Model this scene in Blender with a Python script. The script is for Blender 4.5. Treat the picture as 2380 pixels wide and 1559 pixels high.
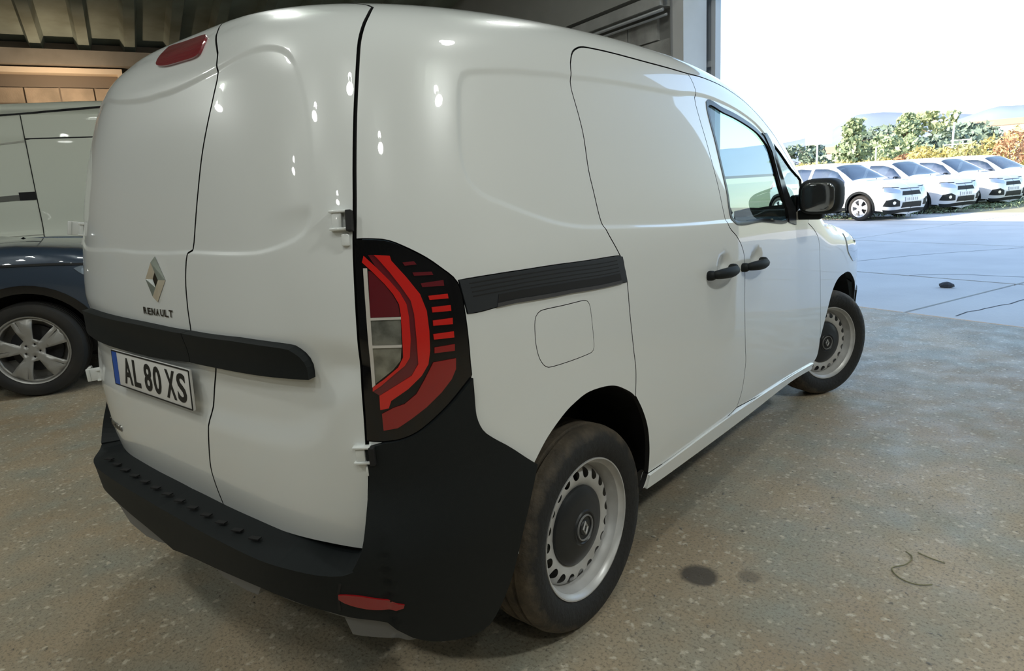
import bpy, bmesh, math, random
import numpy as np
from mathutils import Vector, Matrix
from mathutils.geometry import delaunay_2d_cdt
random.seed(7); RNG=np.random.default_rng(7)
SC=bpy.context.scene
for o in list(bpy.data.objects): bpy.data.objects.remove(o)
COL=SC.collection
# ------------------------------------------------------------------ camera, sky, sun, exposure
CAM=np.array([1.9318,-.7148,1.3558])
cd=bpy.data.cameras.new('camera'); cam=bpy.data.objects.new('camera',cd); COL.objects.link(cam)
yaw,pit,rol=.7020,.2172,-.0617
Fw=Vector((-math.sin(yaw)*math.cos(pit),math.cos(yaw)*math.cos(pit),-math.sin(pit)))
R0=Vector((math.cos(yaw),math.sin(yaw),0)); U0=R0.cross(Fw)
Rt=R0*math.cos(rol)+U0*math.sin(rol); Up=-R0*math.sin(rol)+U0*math.cos(rol)
cam.matrix_world=Matrix(((Rt.x,Up.x,-Fw.x,CAM[0]),(Rt.y,Up.y,-Fw.y,CAM[1]),(Rt.z,Up.z,-Fw.z,CAM[2]),(0,0,0,1)))
cd.sensor_width=36; cd.sensor_fit='HORIZONTAL'; cd.lens=36*1548.95/2380; cd.clip_start=.05; cd.clip_end=3000
SC.camera=cam
SUN_EL=math.radians(25); SUN_H=Vector((-.6,-.8,0)).normalized()
w=bpy.data.worlds.new('sky'); SC.world=w; w.use_nodes=True
nt=w.node_tree; nt.nodes.clear()
sky=nt.nodes.new('ShaderNodeTexSky'); sky.sky_type='NISHITA'; sky.sun_disc=False
sky.sun_elevation=SUN_EL; sky.sun_rotation=math.atan2(SUN_H.x,SUN_H.y); sky.air_density=1.0; sky.dust_density=1.0; sky.ozone_density=1.0
bg=nt.nodes.new('ShaderNodeBackground'); bg.inputs[1].default_value=.55
out=nt.nodes.new('ShaderNodeOutputWorld'); nt.links.new(sky.outputs[0],bg.inputs[0]); nt.links.new(bg.outputs[0],out.inputs[0])
sd=bpy.data.lights.new('sun','SUN'); sd.energy=10.0; sd.angle=.0093; sd.color=(1,.9,.76)
so=bpy.data.objects.new('sun',sd); COL.objects.link(so)
so.rotation_euler=(-(SUN_H*math.cos(SUN_EL)+Vector((0,0,math.sin(SUN_EL))))).to_track_quat('-Z','Y').to_euler()
so.location=(-30,-40,40)
vs=SC.view_settings; vs.view_transform='Standard'; vs.look='None'; vs.gamma=1; vs.use_curve_mapping=False; vs.exposure=0.0
LAMP_POWER=19.5
# ------------------------------------------------------------------ materials
MATS={}
def mat(name,col,rough=.5,metal=0.,coat=0.,spec=.5,noise=None,bump=None,emit=None,alpha=None):
    """noise=(scale,amount,colour2[,detail]); bump=(scale,strength)"""
    if name in MATS: return MATS[name]
    m=bpy.data.materials.new(name); m.use_nodes=True; t=m.node_tree; b=t.nodes['Principled BSDF']
    b.inputs['Base Color'].default_value=(*col,1); b.inputs['Roughness'].default_value=rough; b.inputs['Metallic'].default_value=metal
    b.inputs['Coat Weight'].default_value=coat; b.inputs['Coat Roughness'].default_value=.02; b.inputs['Specular IOR Level'].default_value=spec
    tc=t.nodes.new('ShaderNodeTexCoord')
    if noise:
        n=t.nodes.new('ShaderNodeTexNoise'); n.inputs['Scale'].default_value=noise[0]; n.inputs['Detail'].default_value=noise[3] if len(noise)>3 else 5
        t.links.new(tc.outputs['Object'],n.inputs['Vector'])
        r=t.nodes.new('ShaderNodeMapRange'); r.inputs[1].default_value=.35; r.inputs[2].default_value=.7; r.inputs[4].default_value=noise[1]
        t.links.new(n.outputs['Fac'],r.inputs[0])
        x=t.nodes.new('ShaderNodeMix'); x.data_type='RGBA'; x.inputs[6].default_value=(*col,1); x.inputs[7].default_value=(*noise[2],1)
        t.links.new(r.outputs[0],x.inputs[0]); t.links.new(x.outputs[2],b.inputs['Base Color'])
    if bump:
        n=t.nodes.new('ShaderNodeTexNoise'); n.inputs['Scale'].default_value=bump[0]; n.inputs['Detail'].default_value=4
        t.links.new(tc.outputs['Object'],n.inputs['Vector'])
        bp=t.nodes.new('ShaderNodeBump'); bp.inputs['Strength'].default_value=bump[1]; bp.inputs['Distance'].default_value=.01
        t.links.new(n.outputs['Fac'],bp.inputs['Height']); t.links.new(bp.outputs[0],b.inputs['Normal'])
    if emit: b.inputs['Emission Color'].default_value=(*emit[0],1); b.inputs['Emission Strength'].default_value=emit[1]
    MATS[name]=m; return m
def glass(name,tint,ior=1.5):
    if name in MATS: return MATS[name]
    m=bpy.data.materials.new(name); m.use_nodes=True; t=m.node_tree; t.nodes.clear()
    o=t.nodes.new('ShaderNodeOutputMaterial'); a=t.nodes.new('ShaderNodeBsdfTransparent'); a.inputs[0].default_value=(*tint,1)
    g=t.nodes.new('ShaderNodeBsdfGlossy'); g.inputs['Roughness'].default_value=.01
    f=t.nodes.new('ShaderNodeFresnel'); ge=t.nodes.new('ShaderNodeNewGeometry'); mr=t.nodes.new('ShaderNodeMapRange'); mr.inputs[3].default_value=ior; mr.inputs[4].default_value=1/ior
    t.links.new(ge.outputs['Backfacing'],mr.inputs[0]); t.links.new(mr.outputs[0],f.inputs[0])
    x=t.nodes.new('ShaderNodeMixShader'); t.links.new(f.outputs[0],x.inputs[0]); t.links.new(a.outputs[0],x.inputs[1]); t.links.new(g.outputs[0],x.inputs[2])
    t.links.new(x.outputs[0],o.inputs[0]); MATS[name]=m; return m
WHITE=mat('white_paint',(.80,.82,.81),.32,coat=1.)
SEAL=mat('seal_black',(.008,.008,.009),.7)
PLASTIC=mat('black_plastic',(.006,.0085,.0095),.62,spec=.3,noise=(3,.5,(.010,.0125,.0135)),bump=(900,.12))
GLOSSBLACK=mat('gloss_black',(.005,.005,.006),.12,spec=.4,coat=.35)
RUBBER=mat('tyre_rubber',(.014,.014,.014),.75,noise=(6,.5,(.035,.028,.02)))
MUD=mat('muddy_tread',(.045,.037,.03),.85,noise=(9,1.,(.20,.15,.10),8),bump=(60,.5))
STEEL=mat('grey_steel_wheel',(.62,.62,.62),.38,metal=.25,noise=(9,.5,(.3,.28,.25)))
ALLOY=mat('grey_alloy',(.36,.35,.33),.35,metal=.4)
SILVER=mat('silver_alloy',(.75,.75,.75),.35,metal=.3)
CHROME=mat('chrome',(.75,.75,.75),.08,metal=1.)
CAPBLK=mat('cap_black',(.016,.018,.021),.38)
REDLENS=mat('red_lens',(.62,.012,.008),.25,coat=1.)
MAROON=mat('maroon_lens',(.13,.008,.014),.2,coat=1.)
DARKRED=mat('dark_red_lens',(.28,.006,.008),.2,coat=1.)
CLEAR=mat('clear_reflector',(.36,.36,.31),.12,metal=.55,coat=1.,noise=(30,.9,(.12,.12,.10)))
FRAMEW=mat('lamp_frame_pale',(.62,.58,.53),.3,coat=1.)
PLATEW=mat('plate_white',(.74,.73,.71),.45)
PLATEB=mat('plate_blue',(.02,.09,.42),.45)
INK=mat('plate_ink',(.008,.008,.008),.5)
TRIMGREY=mat('valance_grey',(.16,.16,.16),.5)
GLASSG=glass('window_glass',(.62,.78,.76)); GLASSH=glass('hatchback_glass',(.30,.36,.40),4.)
GLASSD=glass('dark_window_glass',(.16,.20,.22),2.8)
DARKIN=mat('cabin_dark',(.012,.016,.016),.8)
SEATC=mat('seat_cloth',(.014,.026,.025),.9)
LAMPGL=mat('headlamp_glass',(.35,.42,.5),.08,metal=.5,coat=1.)
# ------------------------------------------------------------------ object helpers
def link(o,parent=None):
    COL.objects.link(o)
    if parent is not None: o.parent=parent
    return o
def add(name,V,Fc,m,parent=None,smooth=False,normals=None,mi=None,auto=None):
    me=bpy.data.meshes.new(name); me.from_pydata([tuple(map(float,v)) for v in V],[],[tuple(map(int,f)) for f in Fc])
    ms=m if isinstance(m,(list,tuple)) else [m]
    for q in ms: me.materials.append(q)
    if mi is not None: me.polygons.foreach_set('material_index',np.asarray(mi,dtype=np.int32))
    if smooth: me.polygons.foreach_set('use_smooth',np.ones(len(me.polygons),bool))
    if auto is not None:
        me.polygons.foreach_set('use_smooth',np.ones(len(me.polygons),bool)); me.set_sharp_from_angle(angle=math.radians(auto))
    if normals is not None:
        me.normals_split_custom_set_from_vertices([tuple(map(float,n)) for n in normals])
    me.update(); o=bpy.data.objects.new(name,me); return link(o,parent)
def thing(name,label,cat,loc=(0,0,0),rz=0,group=None):
    o=bpy.data.objects.new(name,None); o.empty_display_size=.2; COL.objects.link(o); o.location=loc; o.rotation_euler=(0,0,rz)
    return tag(o,label,cat,group)
def tag(o,label,cat,group=None):
    o['label']=label; o['category']=cat
    if group: o['group']=group
    return o
def struct(o): o['kind']='structure'; return o
def copy_tree(o,parent=None):
    c=o.copy(); COL.objects.link(c); c.parent=parent
    for ch in list(o.children): copy_tree(ch,c)
    return c
class MB:
    """collects simple shapes into one mesh"""
    def __init__(s): s.V=[];s.F=[]
    def poly(s,V,F): n=len(s.V); s.V+= [tuple(v) for v in V]; s.F+=[tuple(i+n for i in f) for f in F]; return s
    def box(s,c,d,M=None,ch=0):
        x,y,z=[q/2 for q in d]
        if ch<=0:
            P=[(a*x,b*y,e*z) for a in(-1,1) for b in(-1,1) for e in(-1,1)]
            Fs=[(0,1,3,2),(4,6,7,5),(0,4,5,1),(2,3,7,6),(0,2,6,4),(1,5,7,3)]
        else:
            bm=bmesh.new(); bmesh.ops.create_cube(bm,size=1); bmesh.ops.scale(bm,vec=(2*x,2*y,2*z),verts=bm.verts)
            bmesh.ops.bevel(bm,geom=list(bm.edges),offset=ch,segments=2,affect='EDGES',profile=.5)
            bm.verts.index_update(); P=[tuple(v.co) for v in bm.verts]; Fs=[tuple(v.index for v in f.verts) for f in bm.faces]; bm.free()
        P=[Vector(p) for p in P]
        if M is not None: P=[M@p for p in P]
        c=Vector(c); return s.poly([p+c for p in P],Fs)
    def lathe(s,prof,n=48,axis='x',c=(0,0,0),close=False,M=None):
        """profile of (r,h) turned about the axis"""
        V=[];k=len(prof)
        for i in range(n):
            a=2*math.pi*i/n; ca,sa=math.cos(a),math.sin(a)
            for r,h in prof:
                p={'x':(h,r*ca,r*sa),'y':(r*ca,h,r*sa),'z':(r*ca,r*sa,h)}[axis]; p=Vector(p)
                if M is not None: p=M@p
                V.append(p+Vector(c))
        Fs=[]
        for i in range(n):
            j=(i+1)%n
            for q in range(k-1 if not close else k):
                q2=(q+1)%k; Fs.append((i*k+q,j*k+q,j*k+q2,i*k+q2))
        return s.poly(V,Fs)
    def tube(s,pts,r,n=8,cap=True):
        pts=[Vector(p) for p in pts]; V=[];m=len(pts); rr=r if isinstance(r,(list,tuple)) else [r]*m
        for i,p in enumerate(pts):
            t=(pts[min(i+1,m-1)]-pts[max(i-1,0)]).normalized(); u=t.orthogonal().normalized() if i==0 else (u-t*u.dot(t)).normalized(); v=t.cross(u)
            for k in range(n):
                a=2*math.pi*k/n; V.append(p+(u*math.cos(a)+v*math.sin(a))*rr[i])
        Fs=[(i*n+k,i*n+(k+1)%n,(i+1)*n+(k+1)%n,(i+1)*n+k) for i in range(m-1) for k in range(n)]
        if cap: Fs+=[tuple(range(n))[::-1],tuple((m-1)*n+k for k in range(n))]
        return s.poly(V,Fs)
    def ellipsoid(s,c,r,M=None,n=20,e=2.,seg=None):
        """superellipsoid, exponent e: 2 = round, larger = boxier"""
        m=n//2; V=[];f=lambda v:math.copysign(abs(v)**(2/e),v)
        for i in range(m+1):
            la=-math.pi/2+math.pi*i/m
            for k in range(n):
                lo=2*math.pi*k/n
                p=Vector((r[0]*f(math.cos(la))*f(math.cos(lo)),r[1]*f(math.cos(la))*f(math.sin(lo)),r[2]*f(math.sin(la))))
                if M is not None:p=M@p
                V.append(p+Vector(c))
        Fs=[(i*n+k,i*n+(k+1)%n,(i+1)*n+(k+1)%n,(i+1)*n+k) for i in range(m) for k in range(n)]
        return s.poly(V,Fs)
    def build(s,name,m,parent=None,smooth=False,auto=None): return add(name,s.V,s.F,m,parent,smooth=smooth,auto=auto)
def fixnormals(o):
    bm=bmesh.new(); bm.from_mesh(o.data); bmesh.ops.remove_doubles(bm,verts=bm.verts,dist=1e-5); bmesh.ops.recalc_face_normals(bm,faces=bm.faces); bm.to_mesh(o.data); bm.free(); return o
FONTCACHE={}
def text_mesh(body,w,h,depth):
    """flat lettering w wide and h tall, centred, in the xz plane facing -y"""
    cu=bpy.data.curves.new('lettering','FONT'); cu.body=body; cu.size=1; cu.extrude=.02; cu.resolution_u=4; cu.offset=.022
    ob=bpy.data.objects.new('lettering',cu); COL.objects.link(ob); bpy.context.view_layer.update()
    me=bpy.data.meshes.new_from_object(ob.evaluated_get(bpy.context.evaluated_depsgraph_get()))
    bpy.data.objects.remove(ob)
    P=np.array([v.co[:] for v in me.vertices]); Fs=[tuple(p.vertices) for p in me.polygons]
    lo,hi=P.min(0),P.max(0); Q=(P-(lo+hi)/2)/(hi-lo)
    return np.c_[Q[:,0]*w,-Q[:,2]*depth,Q[:,1]*h],Fs
# ------------------------------------------------------------------ curved body shells
def pchip(xs,ys):
    xs=np.array(xs,float);ys=np.array(ys,float);h=np.diff(xs);d=np.diff(ys)/h
    m=np.zeros(len(xs));m[0]=d[0];m[-1]=d[-1]
    for i in range(1,len(xs)-1): m[i]=(d[i-1]*h[i]+d[i]*h[i-1])/(h[i-1]+h[i])
    def f(x):
        x=np.asarray(x,float);i=np.clip(np.searchsorted(xs,x)-1,0,len(xs)-2)
        t=np.clip((x-xs[i])/h[i],-3,3);t2=t*t;t3=t2*t
        r=(2*t3-3*t2+1)*ys[i]+(t3-2*t2+t)*h[i]*m[i]+(-2*t3+3*t2)*ys[i+1]+(t3-t2)*h[i]*m[i+1]
        r=np.where(x<xs[0],ys[0]+m[0]*(x-xs[0]),r); return np.where(x>xs[-1],ys[-1]+m[-1]*(x-xs[-1]),r)
    return f
def smstep(x): x=np.clip(x,0,1); return x*x*(3-2*x)
KP=.95   # metres per radian of elevation, to make the chart roughly even
def inpoly(P,poly):
    x,y=P[:,0],P[:,1]; r=np.zeros(len(P),bool); q=np.asarray(poly); n=len(q)
    for i in range(n):
        x1,y1=q[i];x2,y2=q[(i+1)%n]
        if y1==y2: continue
        r^=((y1>y)!=(y2>y))&(x<(x2-x1)*(y-y1)/(y2-y1)+x1)
    return r
def segdist(P,poly,closed=True):
    q=np.asarray(poly); n=len(q); d=np.full(len(P),1e9)
    for i in range(n if closed else n-1):
        a=q[i]; b=q[(i+1)%n]-a; L=b@b
        if L<1e-14: continue
        t=np.clip(((P-a)@b)/L,0,1); v=P-a-t[:,None]*b; d=np.minimum(d,(v*v).sum(1))
    return np.sqrt(d)
def sdf(P,poly): return segdist(P,poly)*np.where(inpoly(P,poly),-1,1)
def resample(p,g,closed=False):
    p=np.asarray(p,float)
    if closed: p=np.r_[p,p[:1]]
    out=[]
    for a,b in zip(p[:-1],p[1:]):
        k=max(1,int(round(np.linalg.norm(b-a)/g))); out+= [a+(b-a)*t/k for t in range(k)]
    if not closed: out.append(p[-1])
    return np.array(out)
def smooth(p,g=.015,closed=False,k=6):
    """Catmull-Rom through the points, resampled at g"""
    p=np.asarray(p,float); n=len(p); out=[]
    if n<3: return resample(p,g,closed)
    for i in range(n if closed else n-1):
        if closed: a,b,c,d=p[(i-1)%n],p[i],p[(i+1)%n],p[(i+2)%n]
        else: a,b,c,d=p[max(i-1,0)],p[i],p[i+1],p[min(i+2,n-1)]
        for t in np.arange(k)/k: out.append(.5*((2*b)+(c-a)*t+(2*a-5*b+4*c-d)*t*t+(3*b-a-3*c+d)*t**3))
    if not closed: out.append(p[-1])
    out=np.array(out); L=np.r_[0,np.cumsum(np.linalg.norm(np.diff(np.r_[out,out[:1]] if closed else out,axis=0),axis=1))]
    m=max(3,int(L[-1]/g)); t=np.linspace(0,L[-1],m+1); o2=np.r_[out,out[:1]] if closed else out
    r=np.stack([np.interp(t,L,o2[:,j]) for j in (0,1)],1)
    return r[:-1] if closed else r
def area2(p): p=np.asarray(p); x,y=p.T; return .5*np.sum(x*np.roll(y,-1)-np.roll(x,-1)*y)
def grow(poly,d):
    """offset a closed loop outwards by d (negative shrinks)"""
    p=np.asarray(poly,float)
    if area2(p)<0: p=p[::-1]
    t=np.roll(p,-1,0)-np.roll(p,1,0); t/=np.linalg.norm(t,axis=1)[:,None]+1e-12
    return p+np.stack([t[:,1],-t[:,0]],1)*d
def triangulate(loops,inside,g,guides=(),keep=.55):
    """fill a plane region: loops are constraint edges, inside(P) picks the region"""
    V=[];E=[]
    for L in loops:
        n=len(V); V+=list(map(tuple,L)); E+=[(n+i,n+(i+1)%len(L)) for i in range(len(L))]
    A=np.array(V); lo,hi=A.min(0),A.max(0)
    for L in guides:
        m_=inside(L)
        if not m_.any(): continue
        n=len(V); V+=list(map(tuple,L)); E+=[(n+i,n+(i+1)%len(L)) for i in range(len(L)) if m_[i] or m_[(i+1)%len(L)]]
    xs=np.arange(lo[0],hi[0]+g,g); ys=np.arange(lo[1],hi[1]+g,g*.866)
    X,Y=np.meshgrid(xs,ys); X=X+(np.arange(len(ys))%2)[:,None]*g*.5; G=np.c_[X.ravel(),Y.ravel()]
    G=G[inside(G)]
    dd=np.full(len(G),9.)
    for L in loops: dd=np.minimum(dd,segdist(G,L))
    for L in guides: dd=np.minimum(dd,segdist(G,L)*1.2)
    G=G[dd>g*keep]; V+=list(map(tuple,G))
    r=delaunay_2d_cdt([Vector(v) for v in V],E,[],0,1e-6)
    P=np.array([v[:] for v in r[0]]); T=[tuple(f) for f in r[2]]
    T3=[]
    for f in T:
        for i in range(1,len(f)-1): T3.append((f[0],f[i],f[i+1]))
    T3=np.array(T3); c=P[T3].mean(1); ar=np.abs(np.cross(P[T3[:,1]]-P[T3[:,0]],P[T3[:,2]]-P[T3[:,0]]))
    T3=T3[inside(c)&(ar>1e-12)]
    used=np.unique(T3); mp=np.full(len(P),-1); mp[used]=np.arange(len(used))
    return P[used],mp[T3]
class Shell:
    def __init__(s,halfw,ztop,rnd,yrear,yfront,AX,FX,Z0=.8,NR=4.6,LR=1.,NF=4.2,LF=1.25,NT=3.8):
        s.halfw,s.ztop,s.rnd,s.yrear,s.yfront=[pchip(*q) for q in (halfw,ztop,rnd,yrear,yfront)]
        s.AX,s.FX,s.Z0,s.NR,s.LR,s.NF,s.LF,s.NT=AX,FX,Z0,NR,LR,NF,LF,NT
        s.KS=.9; s.S90=math.pi/2*s.KS; s.SF=s.S90+FX-AX; s.SE=s.SF+s.S90; s.disp=[]; s.guides=[]
    def width(s,y,z):
        h=s.ztop(y)-z; q=np.clip(1-h/s.rnd(y),0,1); sec=np.where(h<=0,0,(1-q**s.NT)**(1/s.NT))
        yr=s.yrear(z); u=np.clip((yr+s.LR-y)/s.LR,0,1); rr=np.where(y<=yr,0,(1-u**s.NR)**(1/s.NR))
        yf=s.yfront(z); u=np.clip((y-yf+s.LF)/s.LF,0,1); ff=np.where(y>=yf,0,(1-u**s.NF)**(1/s.NF))
        return s.halfw(z)*sec*rr*ff
    def base(s,D):
        sv,ph=D[:,0],D[:,1]; a=np.abs(sv); sg=np.where(sv<0,-1.,1.)
        th=np.where(a<s.S90,a/s.KS,np.where(a<s.SF,math.pi/2,math.pi/2+(a-s.SF)/s.KS))
        y0=np.where(a<s.S90,s.AX,np.where(a<s.SF,s.AX+a-s.S90,s.FX))
        o=np.stack([0*a,y0,0*a+s.Z0],-1); d=np.stack([sg*np.sin(th)*np.cos(ph),-np.cos(th)*np.cos(ph),np.sin(ph)],-1)
        lo=np.zeros(len(o)); hi=np.full(len(o),4.)
        for _ in range(32):
            m=.5*(lo+hi); P=o+d*m[:,None]; wd=s.width(P[:,1],P[:,2])
            ins=(np.abs(P[:,0])<wd)|((np.abs(P[:,0])<1e-9)&(wd>0))
            lo=np.where(ins,m,lo); hi=np.where(ins,hi,m)
        return o+d*(.5*(lo+hi))[:,None]
    def chart(s,P):
        """3D points on the shell -> chart (s, elevation)"""
        P=np.atleast_2d(P); x,y,z=P.T; sg=np.where(x<0,-1.,1.); ax=np.abs(x)
        a=np.where(y<s.AX,np.arctan2(ax,s.AX-y)*s.KS,np.where(y<s.FX,s.S90+y-s.AX,s.SF+(np.arctan2(ax,s.FX-y)-math.pi/2)*s.KS))
        r=np.where(y<s.AX,np.hypot(x,s.AX-y),np.where(y<s.FX,ax,np.hypot(x,s.FX-y)))
        return np.stack([sg*a,np.arctan2(z-s.Z0,r)],-1)
    def side(s,yz):
        """side-view (y,z) points on the right flank -> chart"""
        q=np.asarray(yz,float); x=np.maximum(s.width(q[:,0],q[:,1]),1e-3); return s.chart(np.c_[x,q])
    def end(s,xz,front=False):
        """end-view (x,z) points on the rear or front face -> chart"""
        q=np.asarray(xz,float); y0=np.full(len(q),(s.FX if front else s.AX)); y1=np.full(len(q),6. if front else -1.)
        for _ in range(40):
            m=.5*(y0+y1); ins=np.abs(q[:,0])<s.width(m,q[:,1]); y0=np.where(ins,m,y0); y1=np.where(ins,y1,m)
        return s.chart(np.c_[q[:,0],y0,q[:,1]])
    def point(s,D,off=0.):
        """surface point and normal, with the pressed-in shapes, at chart positions"""
        D=np.asarray(D,float); e=1.5e-3
        def full(Q,o):
            B=s.base(Q); h=1e-3; A=s.base(Q+[h,0])-s.base(Q-[h,0]); C=s.base(Q+[0,h])-s.base(Q-[0,h]); n=np.cross(A,C); n/=np.linalg.norm(n,axis=1)[:,None]+1e-15
            f=np.zeros(len(Q))
            for fn in s.disp: f=f+fn(Q,B)
            if callable(o): f=f+o(Q,B)
            else: f=f+o
            return B+n*f[:,None],n
        P,n0=full(D,off)
        if s.disp or callable(off):
            A=full(D+[e,0],off)[0]-full(D-[e,0],off)[0]; C=full(D+[0,e],off)[0]-full(D-[0,e],off)[0]
            n=np.cross(A,C); l=np.linalg.norm(n,axis=1); bad=l<1e-9; n/=l[:,None]+1e-15; n[bad]=n0[bad]; n0=n
        return P,n0
    def frame(s,d,off=0.):
        """4x4 with x along the surface to the right, z up, -y outwards, at chart position d"""
        P,n=s.point(np.array([d]),off); P=Vector(P[0]); n=Vector(n[0]); r=Vector((0,0,1)).cross(n).normalized(); u=n.cross(r)
        M=Matrix(((r.x,-n.x,u.x,P.x),(r.y,-n.y,u.y,P.y),(r.z,-n.z,u.z,P.z),(0,0,0,1))); return M
    def panel(s,name,m,parent,outer,holes=(),g=.015,off=0.,lip=.02,lipmat=None,inside=None,merge=False,mir=False,guides=False):
        """a sheet cut from the shell: outer loop minus holes, with its edge folded inwards by lip"""
        K=np.array([1,KP]); O=np.asarray(outer)*K; H=[np.asarray(h)*K for h in holes]
        if mir: O=O*[-1,1]; H=[h*[-1,1] for h in H]
        def ins(P):
            r=inpoly(P,O)
            for h in H: r&=~inpoly(P,h)
            return r
        P,T=triangulate([O]+H,ins,g,s.guides if (guides and g<.03) else ()); P=P/K
        a=P[T]; fl=np.cross(a[:,1]-a[:,0],a[:,2]-a[:,0])<0; T[fl]=T[fl][:,::-1]
        Q,N=s.point(P,off)
        n=len(Q); V=[Q]; F=[tuple(t) for t in T]; NN=[N]; mi=[0]*len(F)
        if lip:
            e=np.r_[T[:,[0,1]],T[:,[1,2]],T[:,[2,0]]]; key=np.sort(e,1); u,iv,ct=np.unique(key,axis=0,return_inverse=True,return_counts=True)
            be=e[ct[iv.ravel()]==1]
            if merge: be=be[~((np.abs(Q[be[:,0],0])<2e-3)&(np.abs(Q[be[:,1],0])<2e-3))]
            bi=np.unique(be); mp=np.full(n,-1); mp[bi]=np.arange(len(bi))
            V.append(Q[bi]); V.append(Q[bi]-N[bi]*lip); k=len(bi)
            NN+= [N[bi],N[bi]]
            F+=[(n+mp[b],n+mp[a_],n+k+mp[a_],n+k+mp[b]) for a_,b in be]; mi+=[1 if lipmat else 0]*len(be)
        V=np.vstack(V); NN=np.vstack(NN)
        if merge:
            o=add(name,V,F,[m]+([lipmat] if lipmat else []),parent,smooth=True,mi=mi)
            bm=bmesh.new(); bm.from_mesh(o.data); bmesh.ops.remove_doubles(bm,verts=[v for v in bm.verts if abs(v.co.x)<3e-3],dist=4e-3); bm.to_mesh(o.data); bm.free(); return o
        me_n=len(F); o=add(name,V,F,[m]+([lipmat] if lipmat else []),parent,smooth=True,mi=mi)
        if lip: # keep the folded edge flat-shaded, the sheet with its own exact normals
            L=[]; me=o.data; nt=len(T)
            for p in me.polygons:
                if p.index<nt:
                    for v in p.vertices: L.append(tuple(map(float,NN[v])))
                else:
                    for v in p.vertices: L.append(tuple(p.normal))
            me.normals_split_custom_set(L)
        else: o.data.normals_split_custom_set_from_vertices([tuple(map(float,q)) for q in NN])
        return o
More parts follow.
